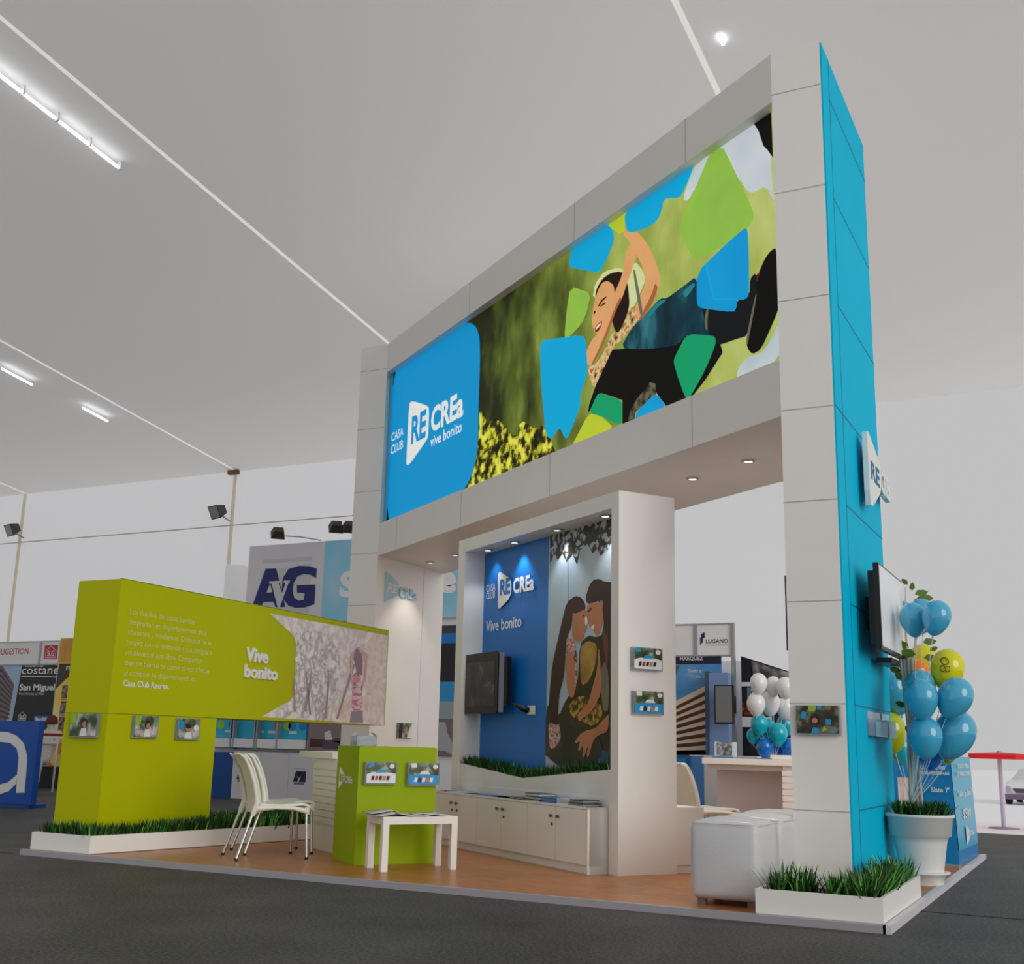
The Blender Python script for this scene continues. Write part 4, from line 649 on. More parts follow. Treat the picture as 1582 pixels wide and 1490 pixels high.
# touch screen on its arm
ts = thing('touch_screen', 'black touch screen with silver edge mounted over the blue panel of the niche', 'television', FN.p(.6,1.3,.02))
FTv = FN.off(.16)
c_, w_, h_ = (.42, 1.52), .92, .60
t0, t1, z0_, z1_ = .07, .84, 1.27, 1.85
B().fb(FTv, t0+.01, t1, z0_+.01, z1_-.01, -.055, -.002).build('silver_edge', mat('silver_plastic', (160,162,170), .35, metal=.3), ts)
pts = [(t0,z0_+.03),(t0+.03,z0_),(t1-.02,z0_),(t1,z0_+.02),(t1,z1_-.02),(t1-.02,z1_),(t0+.03,z1_),(t0,z1_-.03)]
B().plate(FTv, pts, -.003, .012).build('bezel', black, ts)
B().fb(FTv, t0+.06, t1-.06, z0_+.07, z1_-.09, .012, .014).build('screen', blotch('screen_reflection', [(.35,(14,20,26)),(.5,(28,40,52)),(.6,(48,58,48)),(.75,(96,104,96))], 8, (1,1,1), 5, .15), ts)
B().fb(FTv, .32, .62, 1.42, 1.72, -.12, -.055).fb(FTv, .44, .50, 1.50, 1.62, -.16, -.12).fb(FTv, t0+.1, t1+.06, 1.34, 1.80, -.10, -.055).build('wall_arm', black, ts)
so = thing('power_socket', 'white power socket with a black plug beside the touch screen', 'socket', FN.p(1.18,1.26,0))
B().fb(FN, 1.14, 1.27, 1.26, 1.34, 0, .012).build('socket_plate', whiteb, so)
B().tube([FN.p(1.16,1.30,.02),FN.p(1.16,1.31,.07),FN.p(1.10,1.34,.10),FN.p(1.02,1.36,.09)], [.03,.028,.02,.012], 8).build('plug', black, so)
# ---------------------------------------------------------------- cabinets at its foot
FC_ = FU.off(.19)
cb = thing('low_cabinet', 'low white cabinet with round keyholes and knobs in front of the display unit', 'cabinet', FC_.p(1.5,PZ,0))
c0, c1 = .03, UW-.135
B().fb(FC_, c0, c1, .10, .533, -.185, -.018).fb(FC_, c0, c1, PZ, .10, -.185, -.022).fb(FC_, c1-.018, c1, PZ, .533, -.185, 0).fb(FC_, c0, c1, .515, .533, -.185, .0).build('carcass', white, cb)
dw = (c1-c0-.018)/6
for i in range(6):
    u0, u1 = c0+dw*i+.003, c0+dw*(i+1)-.003
    d = B().fb(FC_, u0, u1, .105, .512, -.018, 0).build('door', white, cb)
    kx = u1-.05 if i % 2 == 0 else u0+.05
    q = FC_.p(kx, .44, 0)
    B().tube([FC_.p(kx,.44,0), FC_.p(kx,.44,.012), FC_.p(kx,.44,.014), FC_.p(kx,.44,.026)], [.006,.006,.014,.012], 12).build('knob', mat('dull_metal_knob', (110,104,96), .35, metal=.6), d)
    if i in (0,1,3,4): B().tube([FC_.p(kx,.375,0), FC_.p(kx,.375,.006)], .012, 12).build('lock', mat('lock_metal', (90,84,78), .35, metal=.7), d)
FCr = Fr(UR + Vector(FU.N.xy)*(-D_-.01), FU.U*-1)
rc = thing('rear_cabinet', 'low white cabinet showing behind the right edge of the display unit', 'cabinet', FU.p(2.6,PZ,-D_-.2))
B().fb(FU, .4, UW-.02, .10, .535, -D_-.28, -D_-.01).fb(FU, .4, UW-.03, PZ, .10, -D_-.26, -D_-.01).build('carcass', white, rc)
for i in range(4): 
    dd = B().fb(FU, .42+i*.63, 1.03+i*.63, .11, .525, -D_-.30, -D_-.28).build('door', white, rc)
    B().tube([FU.p(.5+i*.63,.45,-D_-.30), FU.p(.5+i*.63,.45,-D_-.325)], .012, 10).build('knob', MATS['dull_metal_knob'], dd)
# magazines on the cabinet top
mcol = [mat('mag_white', (226,226,226), .4), mat('mag_blue', (40,110,176), .4), mat('mag_grey', (150,156,160), .4), mat('mag_pale', (176,196,214), .4), mat('mag_dark', (60,66,72), .4), mat('mag_sky', (90,150,196), .4)]
def stack(label, u, w, n, cols, dep=.15, h=.006, jig=.01, cat='brochures'):
    t = thing('brochure_stack', label, cat, FC_.p(u,.533,-.09)); 
    for i in range(n):
        j = random.uniform(-jig, jig)
        B().fb(FC_, u+j, u+w+j, .5335+i*h, .5335+(i+1)*h-.0008, -.165+j*.4, -.165+dep+j*.4).build('brochure', mcol[cols[i%len(cols)]], t)
stack('thin pale leaflet lying at the left end of the low cabinet', .28, .34, 1, [3])
stack('thin blue leaflet lying flat left of the brochure stacks', .85, .30, 1, [1])
stack('slumped dark and white brochure stack left of the tall one', 1.55, .24, 3, [4,0], jig=.02)
stack('tallest brochure stack of mixed covers, near the middle of the low cabinet', 1.82, .24, 8, [0,4,2], h=.008, jig=.02)
stack('blue brochure stack beside the tallest stack', 2.10, .22, 5, [5,1,5], h=.008)
stack('white brochure stack between the blue and the grey one', 2.34, .18, 6, [0,0,3], h=.007)
stack('grey brochure stack with a dark cover at the right end of the low cabinet', 2.54, .20, 6, [2,2,4], h=.008)
# ---------------------------------------------------------------- lime counter
ct = thing('lime_counter', 'waist high lime green counter with white logo on its narrow side', 'counter', (_k.x,_k.y,PZ))
q1, q2, q3, q4 = _k, _k+_c*.68, _k+_c*.68+_n*.5, _k+_n*.5
cb_ = B().prism([tuple(q1),tuple(q2),tuple(q3),tuple(q4)], PZ, .944).build('body', lime2, ct)
B().prism([tuple(q1+(_c*.01+_n*.01)),tuple(q2+(-_c*.01+_n*.01)),tuple(q3+(-_c*.01-_n*.01)),tuple(q4+(_c*.01-_n*.01))], .944, .948).build('top', lime2, ct)
AC = ART['cleft']
b = B(); b.plate(FCl, [(.075,.775),(.085,.775),(.194,.716),(.187,.664),(.075,.604),(.067,.604)], .001, .004); put_text(b, 'CREa', FCl, .205, .655, .385, .705, .003, 0, .03)
lo_ = b.build('logo', letter, cb_, 'white logo on the narrow side'); put_text(B(), 'RE', FCl, .09, .662, .186, .716, .006, 0, .03).build('logo_initials', lime2, lo_)
ab = thing('acrylic_box', 'small clear acrylic box with a curled paper on top of the lime counter', 'box', (-4.2,.98,.948))
o_ = FCf
b = B()
for args in ((.02,.19,.949,.953,-.27,-.12),(.02,.024,.953,1.03,-.27,-.12),(.186,.19,.953,1.03,-.27,-.12),(.02,.19,.953,1.03,-.124,-.12),(.02,.19,.953,1.03,-.27,-.266)): b.fb(FCf, *args)
b.build('box', acr_m, ab)
B().add([FCf.p(.0,1.03,-.2),FCf.p(.03,1.055,-.2),FCf.p(.10,1.06,-.2),FCf.p(.17,1.055,-.2),FCf.p(.205,1.025,-.2),FCf.p(.0,1.03,-.14),FCf.p(.03,1.055,-.14),FCf.p(.10,1.06,-.14),FCf.p(.17,1.055,-.14),FCf.p(.205,1.025,-.14)], [(i,i+1,i+6,i+5) for i in range(4)]).build('paper', mat('thin_paper', (215,220,226), .6), ab)
B().fb(FCf, .04, .17, .953, .99, -.25, -.14).build('cards', mat('card_white', (225,225,220), .6), ab)
# ---------------------------------------------------------------- desks with slatted posts
def slat_desk(name, label, fr, top_u, zt, post_u, dep, post_dep, apron=True):
    t = thing(name, label, 'desk', fr.p(post_u[0], PZ, -dep/2))
    B().fb(fr, top_u[0], top_u[1], zt-.055, zt, -dep, .02).build('desk_top', white, t)
    if apron: B().fb(fr, top_u[0]+.04, post_u[1], zt-.11, zt-.055, -dep+.05, -.03).build('apron', mat('desk_apron', (205,203,202), .5), t)
    b = B(); b.fb(fr, post_u[0], post_u[1], PZ, zt-.055, -post_dep, -.015)
    p = b.build('post', white, t)
    n = 9; z = zt-.10; dz = .058
    for i in range(n):
        B().fb(fr, post_u[0]-.006, post_u[1]+.006, z-dz*(i+1)+.008, z-dz*i, -post_dep-.006, -.003).build('slat', white, p)
    return t
ldir = Vector((math.cos(math.radians(-34.9)), math.sin(math.radians(-34.9))))
FD = Fr(Vector((-5.36,1.78)), ldir)
slat_desk('reception_desk', 'white desk with a slatted post behind the white chairs and lime counter', FD, (-.33,.60), .885, (0.05,.66), .5, .45, False)
FD2 = Fr((-2.36,4.05), (1,0))
slat_desk('meeting_desk', 'white desk with slatted post and open knee space seen between unit and right pillar', FD2, (0,1.35), .905, (.78,1.28), .75, .65)
B().fb(FD2, .05, .8, .25, .79, -.32, -.30).build('modesty_panel', mat('grey_panel', (214,212,220), .5), bpy.data.objects['meeting_desk'])
# items on that desk
bs = thing('brochure_stand', 'clear brochure stand holding picture leaflets on the meeting desk', 'brochure stand', FD2.p(.2,.905,-.3))
FBs = FD2.off(-.35)
B().fb(FBs, .02, .035, .905, 1.06, -.10, .02).fb(FBs, .20, .215, .905, 1.06, -.10, .02).build('side_plate', mat('acrylic_edge', (225,232,236), .2, alpha=.8), bs)
B().fb(FBs, .04, .195, .93, 1.055, -.02, 0).build('leaflet', pho_city, bs)
B().fb(FBs, .0, .22, .905, .915, -.10, .05).build('foot', mat('stand_blue', (20,120,190), .4), bs)
lf = B().fb(FD2, .28, .62, .906, .912, -.5, -.2).build('leaflet_pile', mat('leaflet_teal', (10,120,170), .4), None, 'thin teal leaflet pile lying on the meeting desk', 'leaflets')
wb = B().fb(FD2, .60, .83, .906, .945, -.45, -.25).build('white_box', whiteb, None, 'small plain white box on the meeting desk below the balloons', 'box')
# ---------------------------------------------------------------- chairs
def chair(label, loc, rz, group=None):
    """local: +x = where the sitter looks"""
    t = thing('stacking_chair', label, 'chair', loc, rz, group)
    M = wm(t); W2 = .22
    def surf(prof, name, th=.012, widths=None, camber=.0):
        n = len(prof); vs = []; K = 8
        for i, (x, z) in enumerate(prof):
            w = widths[i]
            for j in range(K+1):
                s_ = -1+2*j/K; vs.append(M @ Vector((x + camber*(s_*s_)*(1 if name == 'backrest' else 0), s_*w, z + (camber*.5*(s_**4) if name == 'seat' else 0))))
        b = B(); b.add(vs, [(i*(K+1)+j, i*(K+1)+j+1, (i+1)*(K+1)+j+1, (i+1)*(K+1)+j) for i in range(n-1) for j in range(K)], 0, True)
        o = b.build(name, plastic, t); md = o.modifiers.new('s', 'SOLIDIFY'); md.thickness = th; md.offset = 0
        bv = o.modifiers.new('b', 'BEVEL'); bv.width = .004; bv.segments = 2; bv.limit_method = 'ANGLE'
        return o
    surf([(-.20,.425),(-.12,.418),(0,.415),(.10,.420),(.18,.425),(.225,.415),(.235,.385)], 'seat', .02, [.20,.205,.215,.222,.225,.222,.218], .01)
    surf([(-.215,.36),(-.205,.42),(-.215,.50),(-.24,.60),(-.275,.70),(-.315,.78),(-.345,.815),(-.365,.82)], 'backrest', .016, [.21,.21,.21,.21,.208,.205,.195,.18], .035)
    b = B()
    for s_ in (-1, 1):
        pts = [(-.36,s_*.182,.822),(-.325,s_*.205,.795),(-.27,s_*.213,.70),(-.235,s_*.215,.60),(-.21,s_*.215,.50),(-.20,s_*.215,.43)]
        b.tube([M @ Vector(p) for p in pts], [.008,.014,.017,.019,.022,.028], 8)
        b.tube([M @ Vector(p) for p in [(-.20,s_*.215,.43),(-.225,s_*.215,.37),(-.235,s_*.217,.34)]], [.03,.024,.018], 8)
        b.tube([M @ Vector(p) for p in [(-.20,s_*.215,.40),(-.05,s_*.22,.405),(.1,s_*.225,.40),(.215,s_*.225,.375)]], [.028,.016,.016,.024], 8)
        b.tube([M @ Vector(p) for p in [(.215,s_*.225,.41),(.215,s_*.225,.35)]], [.024,.018], 8)
    b.build('side_rim', plastic, t)
    for x0, x1 in ((-.23,-.345),(.21,.225)):
        for s_ in (-1, 1):
            a, c = M @ Vector((x0, s_*.215, .37)), M @ Vector((x1, s_*.24, .018))
            l = B().tube([a, c], .0125, 10).build('leg', chrome, t)
            B().tube([c, M @ Vector((x1+(x1-x0)*.04, s_*.241, 0.0))], [.016,.015], 10).build('foot_cap', black, l)
    return t
cx = Vector((-5.02,.84,PZ)); ca = math.radians(53)
ch1 = chair('white plastic stacking chair beside the lime counter, the nearer of the overlapping pair', tuple(cx), ca, 'white plastic chairs')
copy_tree(ch1, tuple(cx+Vector((-.235,.385,0))), ca, 'white plastic stacking chair almost hidden behind its twin beside the lime counter')
copy_tree(ch1, (-2.12,3.30,PZ), math.radians(52), 'white plastic chair behind the white cube stools at the meeting desk')
# ---------------------------------------------------------------- small white side table
tb = thing('side_table', 'low white square legged side table in front of the lime counter', 'table', (-3.7,.8,PZ))
k0 = Vector((-3.711,.48)); FTb = Fr(k0, _c); TL, TW, TH = .62, .335, .435
B().fb(FTb, 0, TL, TH-.055, TH, -TW, 0).build('table_top', white, tb)
for u in (0, TL-.05):
    for n in (0, -TW+.05): B().fb(FTb, u, u+.05, PZ, TH-.055, n-.05, n).build('leg', white, tb)
mg = thing('open_newspaper', 'open newspaper sprawled over the left end of the white side table', 'newspaper', FTb.p(.1,TH,-.1))
pap = mat('newsprint', (222,222,214), .6, rgb2=(150,150,146), nscale=45)
def page(b, us, zs, n0, n1, tw=0):
    k = len(us); b.add([FTb.p(u, z, n0) for u, z in zip(us, zs)] + [FTb.p(u+tw, z+.002, n1) for u, z in zip(us, zs)], [(i,i+1,k+i+1,k+i) for i in range(k-1)], 0, True)
b = B(); page(b, [-.05,.0,.06,.12,.18,.24,.30], [TH+.012,TH+.008,TH+.016,TH+.03,TH+.014,TH+.006,TH+.004], -.02, -.27, -.03)
o = b.build('page', pap, mg); o.modifiers.new('s','SOLIDIFY').thickness = .003
b = B(); page(b, [-.07,-.02,.05,.12,.2,.28], [TH+.02,TH+.024,TH+.034,TH+.042,TH+.014,TH+.008], -.09, -.31, .02)
o = b.build('page', pap, mg); o.modifiers.new('s','SOLIDIFY').thickness = .003
mg = thing('open_magazine', 'open magazine with a raised page on the right part of the side table', 'magazine', FTb.p(.35,TH,-.1))
b = B(); page(b, [.20,.27,.34,.41,.50], [TH+.004,TH+.010,TH+.006,TH+.018,TH+.008], .012, -.20, .03)
o = b.build('page', pap, mg); o.modifiers.new('s','SOLIDIFY').thickness = .003
b = B(); page(b, [.26,.33,.40,.47], [TH+.014,TH+.022,TH+.016,TH+.028], -.02, -.2, .03)
o = b.build('page', pap, mg); o.modifiers.new('s','SOLIDIFY').thickness = .003
# ---------------------------------------------------------------- cube stools
leather = mat('white_leather', (208,208,210), .32, bump=.12, nscale=60)
def pouf(label, x, y):
    t = thing('cube_stool', label, 'stool', (x,y,PZ), 0, 'white cube stools')
    b = B().rbox((x-.225,y-.235,PZ+.035),(x+.225,y+.235,  .545), .055, puff=.03, seg=4); b.build('cushion_body', leather, t)
    B().tube([(x-.2,y-.243,.535),(x+.2,y-.243,.535)], .004, 6).tube([(x+.233,y-.2,.535),(x+.233,y+.2,.535)], .004, 6).build('piping', leather, t)
    for dx in (-.16, .16):
        for dy in (-.17, .17): B().box((x+dx-.025,y+dy-.025,PZ),(x+dx+.025,y+dy+.025,PZ+.04)).build('foot', mat('stool_foot', (120,100,95), .5), t)
    return t
pouf('white leather cube stool nearest the platform edge', -1.0, .43)
pouf('white leather cube stool in the middle of the row of three', -.99, 1.0)
pouf('white leather cube stool farthest back in the row, beside the pillar', -1.03, 1.56)
# ---------------------------------------------------------------- balloons, pot, totem
BK = {'bal_c':'balloon_sky','bal_y':'balloon_yellow','bal_o':'balloon_orange','bal_l':'balloon_lime','bal_w':'balloon_white','bal_t':'balloon_turquoise','bal_b':'balloon_blue'}
def balloon(label, c, r, m, group, knot_to=None, tilt=(0,0,1), name='balloon'):
    t = Vector(tilt).normalized(); x = t.orthogonal().normalized(); y = t.cross(x); c = Vector(c); vs = []; NS, NR = 20, 14
    for i in range(NR+1):
        th = math.pi*i/NR; rr = r*math.sin(th)*(1-.10*(1-math.cos(th))*.5); zz = r*1.12*math.cos(th) - (r*.22*max(0,-math.cos(th))**3)
        if i == NR: rr = r*.05
        for j in range(NS):
            w = 2*math.pi*j/NS; vs.append(c + (x*math.cos(w)+y*math.sin(w))*rr + t*zz)
    fs = [(i*NS+j, (i+1)*NS+j, (i+1)*NS+(j+1)%NS, i*NS+(j+1)%NS) for i in range(NR) for j in range(NS)]
    o_ = thing(name, label, 'balloon', tuple(c), group=group)
    B().add(vs, fs, 0, True).build('balloon_skin', m, o_)
    k = c - t*r*1.34
    B().tube([k, k-t*r*.07, k-t*r*.12], [r*.05,r*.03,r*.10], 10).build('knot', m, o_)
    if knot_to: B().tube([k-t*r*.1, (k+Vector(knot_to))/2+Vector((0,0,-.02)), knot_to], .0028, 5).build('ribbon', mat('white_ribbon', (235,235,235), .5), o_)
    return o_
bal_c = mat('balloon_sky', (70,176,214), .12, trans=0, coat=.6, spec=.6); bal_y = mat('balloon_yellow', (228,220,0), .15, coat=.6); bal_o = mat('balloon_orange', (240,130,20), .15, coat=.6)
bal_l = mat('balloon_lime', (190,200,20), .15, coat=.6); bal_w = mat('balloon_white', (246,246,246), .15, coat=.6); bal_t = mat('balloon_turquoise', (0,186,208), .15, coat=.6); bal_b = mat('balloon_blue', (0,120,214), .15, coat=.6)
Rt = Vector((_R[0][0], _R[0][1], 0)).normalized(); Fw = Vector((_R[2][0], _R[2][1], 0)).normalized()
pc = Vector((-.10, 2.34, 0)) + Fw*.0
pot = thing('large_plant_pot', 'large white plastic plant pot with saucer behind the cyan pillar', 'plant pot', (-.13,2.40,PZ))
px_, py_ = -.135, 2.42
B().lathe((px_,py_,0), [(.155,.12),(.19,.34),(.205,.385),(.225,.39),(.24,.52),(.255,.525),(.258,.545),(.245,.548),(.225,.53),(.22,.50)], 40).build('pot_body', whiteb, pot)
B().lathe((px_,py_,0), [(.15,PZ),(.17,.11),(.20,.118),(.205,.128),(.18,.132),(.165,.122)], 40).build('saucer', whiteb, pot)
B().lathe((px_,py_,0), [(.22,.49),(.01,.50)], 32).build('soil', MATS['planter_filling'], pot)
b = B()
for _ in range(75):
    a = random.uniform(0,6.28); r = .19*math.sqrt(random.random()); blades(b, (px_+r*math.cos(a),py_+r*math.sin(a),.49), 12, .18, .07, .6, .008, .08)
b.build('grass', grass_m, None, 'artificial grass growing out of the large white plant pot', 'artificial grass', kind='stuff')
tr = thing('pole_plant', 'pale trunk of poles with a few large green leaves rising out of the plant pot', 'plant', (px_,py_,.49))
b = B()
for dx, dy, r in ((-.06,0,.012),(-.03,.02,.022),(.0,.0,.014),(.03,-.01,.012)): b.tube([(px_+dx,py_+dy,.5),(px_+dx*.6-.01,py_+dy,1.2),(px_+dx-.02,py_+dy,1.72)], r, 8)
b.tube([(px_-.02,py_,1.6),(px_-.03,py_,2.0),(px_-.01,py_,2.28)], [.012,.007,.004], 6).tube([(px_,py_,1.6),(px_+.04,py_,1.85),(px_+.03,py_,2.15)], [.010,.006,.004], 6)
b.build('stem', mat('pale_pole', (190,186,178), .5), tr)
lv = mat('leaf_green', (110,140,40), .4, rgb2=(60,90,30), nscale=8)
for dx, z, s_, a in [(.02,2.22,.07,.3),(.0,2.12,.08,1.2),(-.03,2.3,.05,2.2),(.05,2.06,.06,.8),(-.05,1.80,.07,2.4),(.06,1.84,.07,.2),(-.06,1.62,.06,2.8),(.1,1.78,.05,.6),(-.04,1.35,.06,2.6),(.05,1.24,.07,.4),(-.01,2.26,.06,1.5),(.03,2.2,.08,.0),(.0,2.05,.07,2.6),(.02,1.98,.07,.5),(.06,1.72,.07,.1),(.0,1.75,.08,2.9),(-.06,1.55,.07,1.9),(-.07,1.7,.07,2.4),(-.02,1.15,.05,2.)]:
    q = Vector((px_+dx-.02+(.06 if z > 1.65 else 0), py_+random.uniform(-.05,.05), z)); d1 = Rt*math.cos(a)+Vector((0,0,math.sin(a)*.7)); d2 = Vector((0,0,1))*math.cos(a)*.8-Rt*math.sin(a)*.6+Fw*.3
    B().add([q, q+d1*s_*.5+d2*s_*.55, q+d1*s_*1.2+d2*s_*.4, q+d1*s_*1.6, q+d1*s_*1.2-d2*s_*.4, q+d1*s_*.5-d2*s_*.5], [(0,1,2,3),(0,3,4,5)]).build('leaf', lv, tr)
pcB = Vector((px_, py_, 0))
def bpos(dx, z, dn=0): v = pcB + Rt*dx + Fw*dn; return (v.x, v.y, z)
kn = bpos(-.05, .62)
G1 = 'balloons tied around the pot plant'
for lab, c_, r, mk, tl in BALL_A:
    o = balloon(lab, c_, r, MATS[BK[mk]], G1, kn, tuple(Rt*tl+Vector((0,0,1))))
    if 'printed figure' in lab:
        fr_ = Fr((c_[0],c_[1]), Rt.xy); z = c_[2]; b = B()
        for cx_, cz_, rx, rz_ in [(-.060,.045,.028,.031),(-.078,-.010,.017,.026),(-.048,-.014,.019,.024)]:
            pts = ell(cx_, z+cz_, rx, rz_, 14); n_in = [(cx_+(u-cx_)*.72, z+cz_+(v-z-cz_)*.72) for u, v in pts]
            def on(u, v): dv = v-z; q = 1-(u/r)**2-(dv/(r*1.12))**2; return fr_.p(u, v, r*math.sqrt(max(.02,q))+.003)
            k = len(pts); b.add([on(*q) for q in pts]+[on(*q) for q in n_in], [(i,(i+1)%k,k+(i+1)%k,k+i) for i in range(k)])
        b.build('printed_outline', mat('print_ink', (120,104,10), .4), o, 'small dark printed outline')
# background bunch behind the meeting desk
G2 = 'white and blue balloons behind the meeting desk'
for lab, c_, r, mk, tl in BALL_B: balloon(lab, c_, r, MATS[BK[mk]], G2, (-2.5,7.3,.87))
wl = mat('white_pedestal', (226,226,228), .5)
B().box((-2.95,7.0,0),(-2.2,7.6,.84)).build('pedestal', wl, None, 'plain white pedestal carrying the far balloon bunch', 'pedestal')
# blue totem
tt = thing('blue_totem', 'tall blue advertising totem with white offer lettering beside the plant pot', 'advertising totem', (-.3,4.5,PZ))
tot_b = mat('totem_blue', (10,130,196), .35); tot_l = mat('totem_light_blue', (40,176,214), .3)
body_ = B().hexa([(-.75,4.13,PZ),(-.06,4.13,PZ),(-.02,5.35,PZ),(-.75,5.35,PZ),(-.75,4.16,.97),(-.09,4.16,.97),(-.05,5.35,.97),(-.75,5.35,.97)]).build('totem_body', tot_b, tt)
B().add([(-.057,4.13,PZ+.12),(-.017,5.35,PZ+.12),(-.047,5.35,.97),(-.087,4.16,.97)], [(0,1,2,3)]).build('side_panel', tot_l, tt, 'lighter blue side panel')
B().hexa([(-.75,4.2,.97),(-.09,4.2,.97),(-.05,5.3,.97),(-.75,5.3,.97),(-.75,4.2,1.24),(-.1,4.2,1.24),(-.06,5.3,1.24),(-.75,5.3,1.24)]).build('header', mat('totem_header', (228,226,222), .4), tt)
FTt = Fr((-.6,4.118), (1,0))
b = B(); put_text(b, 'SOLO X FERIA', FTt, .20, .862, .47, .888, .0, 0, .02); put_text(b, 'PRECIOS PERSONAS', FTt, .19, .812, .50, .838, .0, 0, .02); put_text(b, 'Slate 7"', FTt, .34, .66, .50, .70, .0, 0, .01)
b.build('front_lettering', letter, body_)
FTs = Fr((-.055,4.13), (.03,1)).off(.008)
for s_, v, h, u0, u1 in [('SOLO X FERIA',.87,.035,.25,.95),('3 PRECIOS',.80,.035,.2,1.0),('1 Tablet hp Slate 7"',.62,.05,.08,1.12),('$500',.42,.085,.4,.9)]: put_text(B(), s_, FTs, u0, v, u1, v+h, -.012, 0, .02).build('side_lettering', letter, body_)
b = B(); b.plate(FTs, [(.45,.36),(.55,.34),(.72,.29),(.72,.27),(.55,.21),(.45,.19)], -.004, 0); b.build('side_logo', letter, body_); put_text(B(), 'RECREA', FTs, .6, .26, .95, .30, .002, 0, .02).build('side_lettering', letter, body_)
ps = B().hexa([(-.52,3.95,PZ+.01),(-.33,3.95,PZ+.01),(-.33,3.99,PZ+.01),(-.52,3.99,PZ+.01),(-.52,3.95,.78),(-.33,3.95,.78),(-.33,3.99,.78),(-.52,3.99,.78)]).build('poster_board', blotch('striped_poster', [(.4,(226,220,224)),(.5,(214,186,186)),(.6,(232,228,230))], 26, (1,.1,.1), 2, .4), None, 'pale pink striped poster board behind the plant pot', 'poster')
# blue blob of drawers etc
dr = thing('drawer_cabinet', 'blue drawer cabinet seen right of the display unit', 'drawer cabinet', (-3.3,6.2,0))
B().box((-3.75,6.02,0),(-3.13,6.5,.90)).build('carcass', mat('deep_blue', (0,90,150), .45), dr)
for i in range(6):
    d = B().box((-3.70,6.0,.06+i*.138),(-3.19,6.02,.18+i*.138)).build('drawer', mat('drawer_blue', (14,118,178), .4), dr)
    B().box((-3.48,5.985,.115+i*.138),(-3.40,6.0,.125+i*.138)).build('handle', mat('drawer_handle', (10,70,120), .4), d)
# ---------------------------------------------------------------- Lugano / Marquez booth
lb = thing('white_frame_booth', 'white framed exhibition booth with LUGANO on its fascia', 'exhibition booth', (-4.5,9,0))
fas = mat('booth_fascia', (240,240,242), .5)
fs_ = B().fb(FL, -.9, .935, 2.30, 2.73, -.03, 0).build('fascia', fas, lb)
for u in (-.9, .37, .915): B().fb(FL, u, u+.05, 0, 2.75, -.05, .02).build('post', alu, lb)
B().fb(FL, -.9, .935, 2.27, 2.30, -.03, .01).fb(FL, -.9, .935, 2.73, 2.75, -.03, .01).build('rail', alu, lb)
B().fb(FL, -.9, .93, 0, 2.27, -.9, -.86).build('back_panel', fas, lb)
b = B(); put_text(b, 'LUGANO', FL, .547, 2.467, .872, 2.52, .002, 0, .02); put_text(b, 'INMOBILIARIA CONSTRUCTORA', FL, .547, 2.43, .872, 2.443, .002)
b.fb(FL, .475, .50, 2.47, 2.60, 0, .004).fb(FL, .50, .53, 2.54, 2.62, 0, .004).fb(FL, .46, .475, 2.44, 2.55, 0, .004).build('logo_lettering', mat('navy_letter', (40,44,84), .4), fs_)
mp_ = thing('tower_poster', 'large poster of a brown balconied tower under a blue sky, headed MARQUEZ', 'poster', FL.p(.4,.9,.03))
FM = FL.off(.03)
b = B(); b.fb(FM, -.35, .776, .86, 2.278, -.02, 0, 0); b.flat(FM, [(-.35,2.17),(.776,2.17),(.776,2.278),(-.35,2.278)], .002, 1)
b.flat(FM, [(.053,1.624),(.581,1.882),(.581,.90),(.048,.95)], .002, 2); b.flat(FM, [(-.35,.86),(.6,.86),(.6,.95),(-.35,.95)], .004, 4)
for i in range(8):
    v0 = 1.55-.086*i; v1 = 1.80-.118*i
    b.flat(FM, [(.053,v0),(.581,v1),(.581,v1-.055),(.053,v0-.05)], .004, 3)
b.flat(FM, [(-.3,2.1),(.15,2.15),(.1,2.0),(.0,1.95),(-.2,2.0)], .003, 5)
pb = b.build('print', [blotch('poster_sky', [(.35,(60,130,196)),(.6,(90,156,212)),(.8,(190,210,226))], 1.6, (1,1,2), 3, .4), mat('poster_navy', (24,24,60), .4), mat('poster_cream', (226,214,196), .4), mat('poster_brown', (110,56,36), .4, rgb2=(60,30,24), nscale=20), mat('poster_deep', (40,22,18), .4), mat('poster_green', (60,100,60), .5)], mp_)
b = B(); put_text(b, 'MARQUEZ', FM, .165, 2.225, .508, 2.272, .004, 0, .01); put_text(b, 'Todo a', FM, .278, 2.048, .48, 2.098, .004); put_text(b, 'tu alcance', FM, .391, 1.973, .80, 2.022, .004)
b.build('lettering', letter, pb)
kb = thing('blue_panel_kiosk', 'pale blue panel kiosk with a dark edge in front of the tower poster', 'kiosk', FL.p(.75,0,.25)); FK = FL.off(.25)
B().fb(FK, .60, .655, 0, 2.05, -.15, 0).build('dark_edge', mat('kiosk_slate', (60,84,112), .4), kb); B().fb(FK, .655, .93, 0, 2.03, -.15, -.01).build('panel', mat('kiosk_blue', (120,150,196), .35), kb)
tv('small television on the pale blue kiosk behind the chrome post', FK, .79, 1.06, 1.32, 1.85, 0, .18, mat('tv_grey', (120,122,124), .2))
cc = B().fb(FL, .58, 1.5, .0, .90, .5, .9).build('grey_counter', mat('counter_grey', (232,228,232), .5), None, 'plain grey counter in front of the LUGANO booth', 'counter')
mb = thing('dark_banner_booth', 'dark banner wall with the numbers 24 and 9 behind the white balloons', 'exhibition booth', FL.p(1.4,0,-.3)); FM2 = FL.off(-.3)
b = B(); b.plate(FM2, [(.97,0),(1.95,0),(1.95,1.98),(.97,2.30)], -.05, 0, 0)
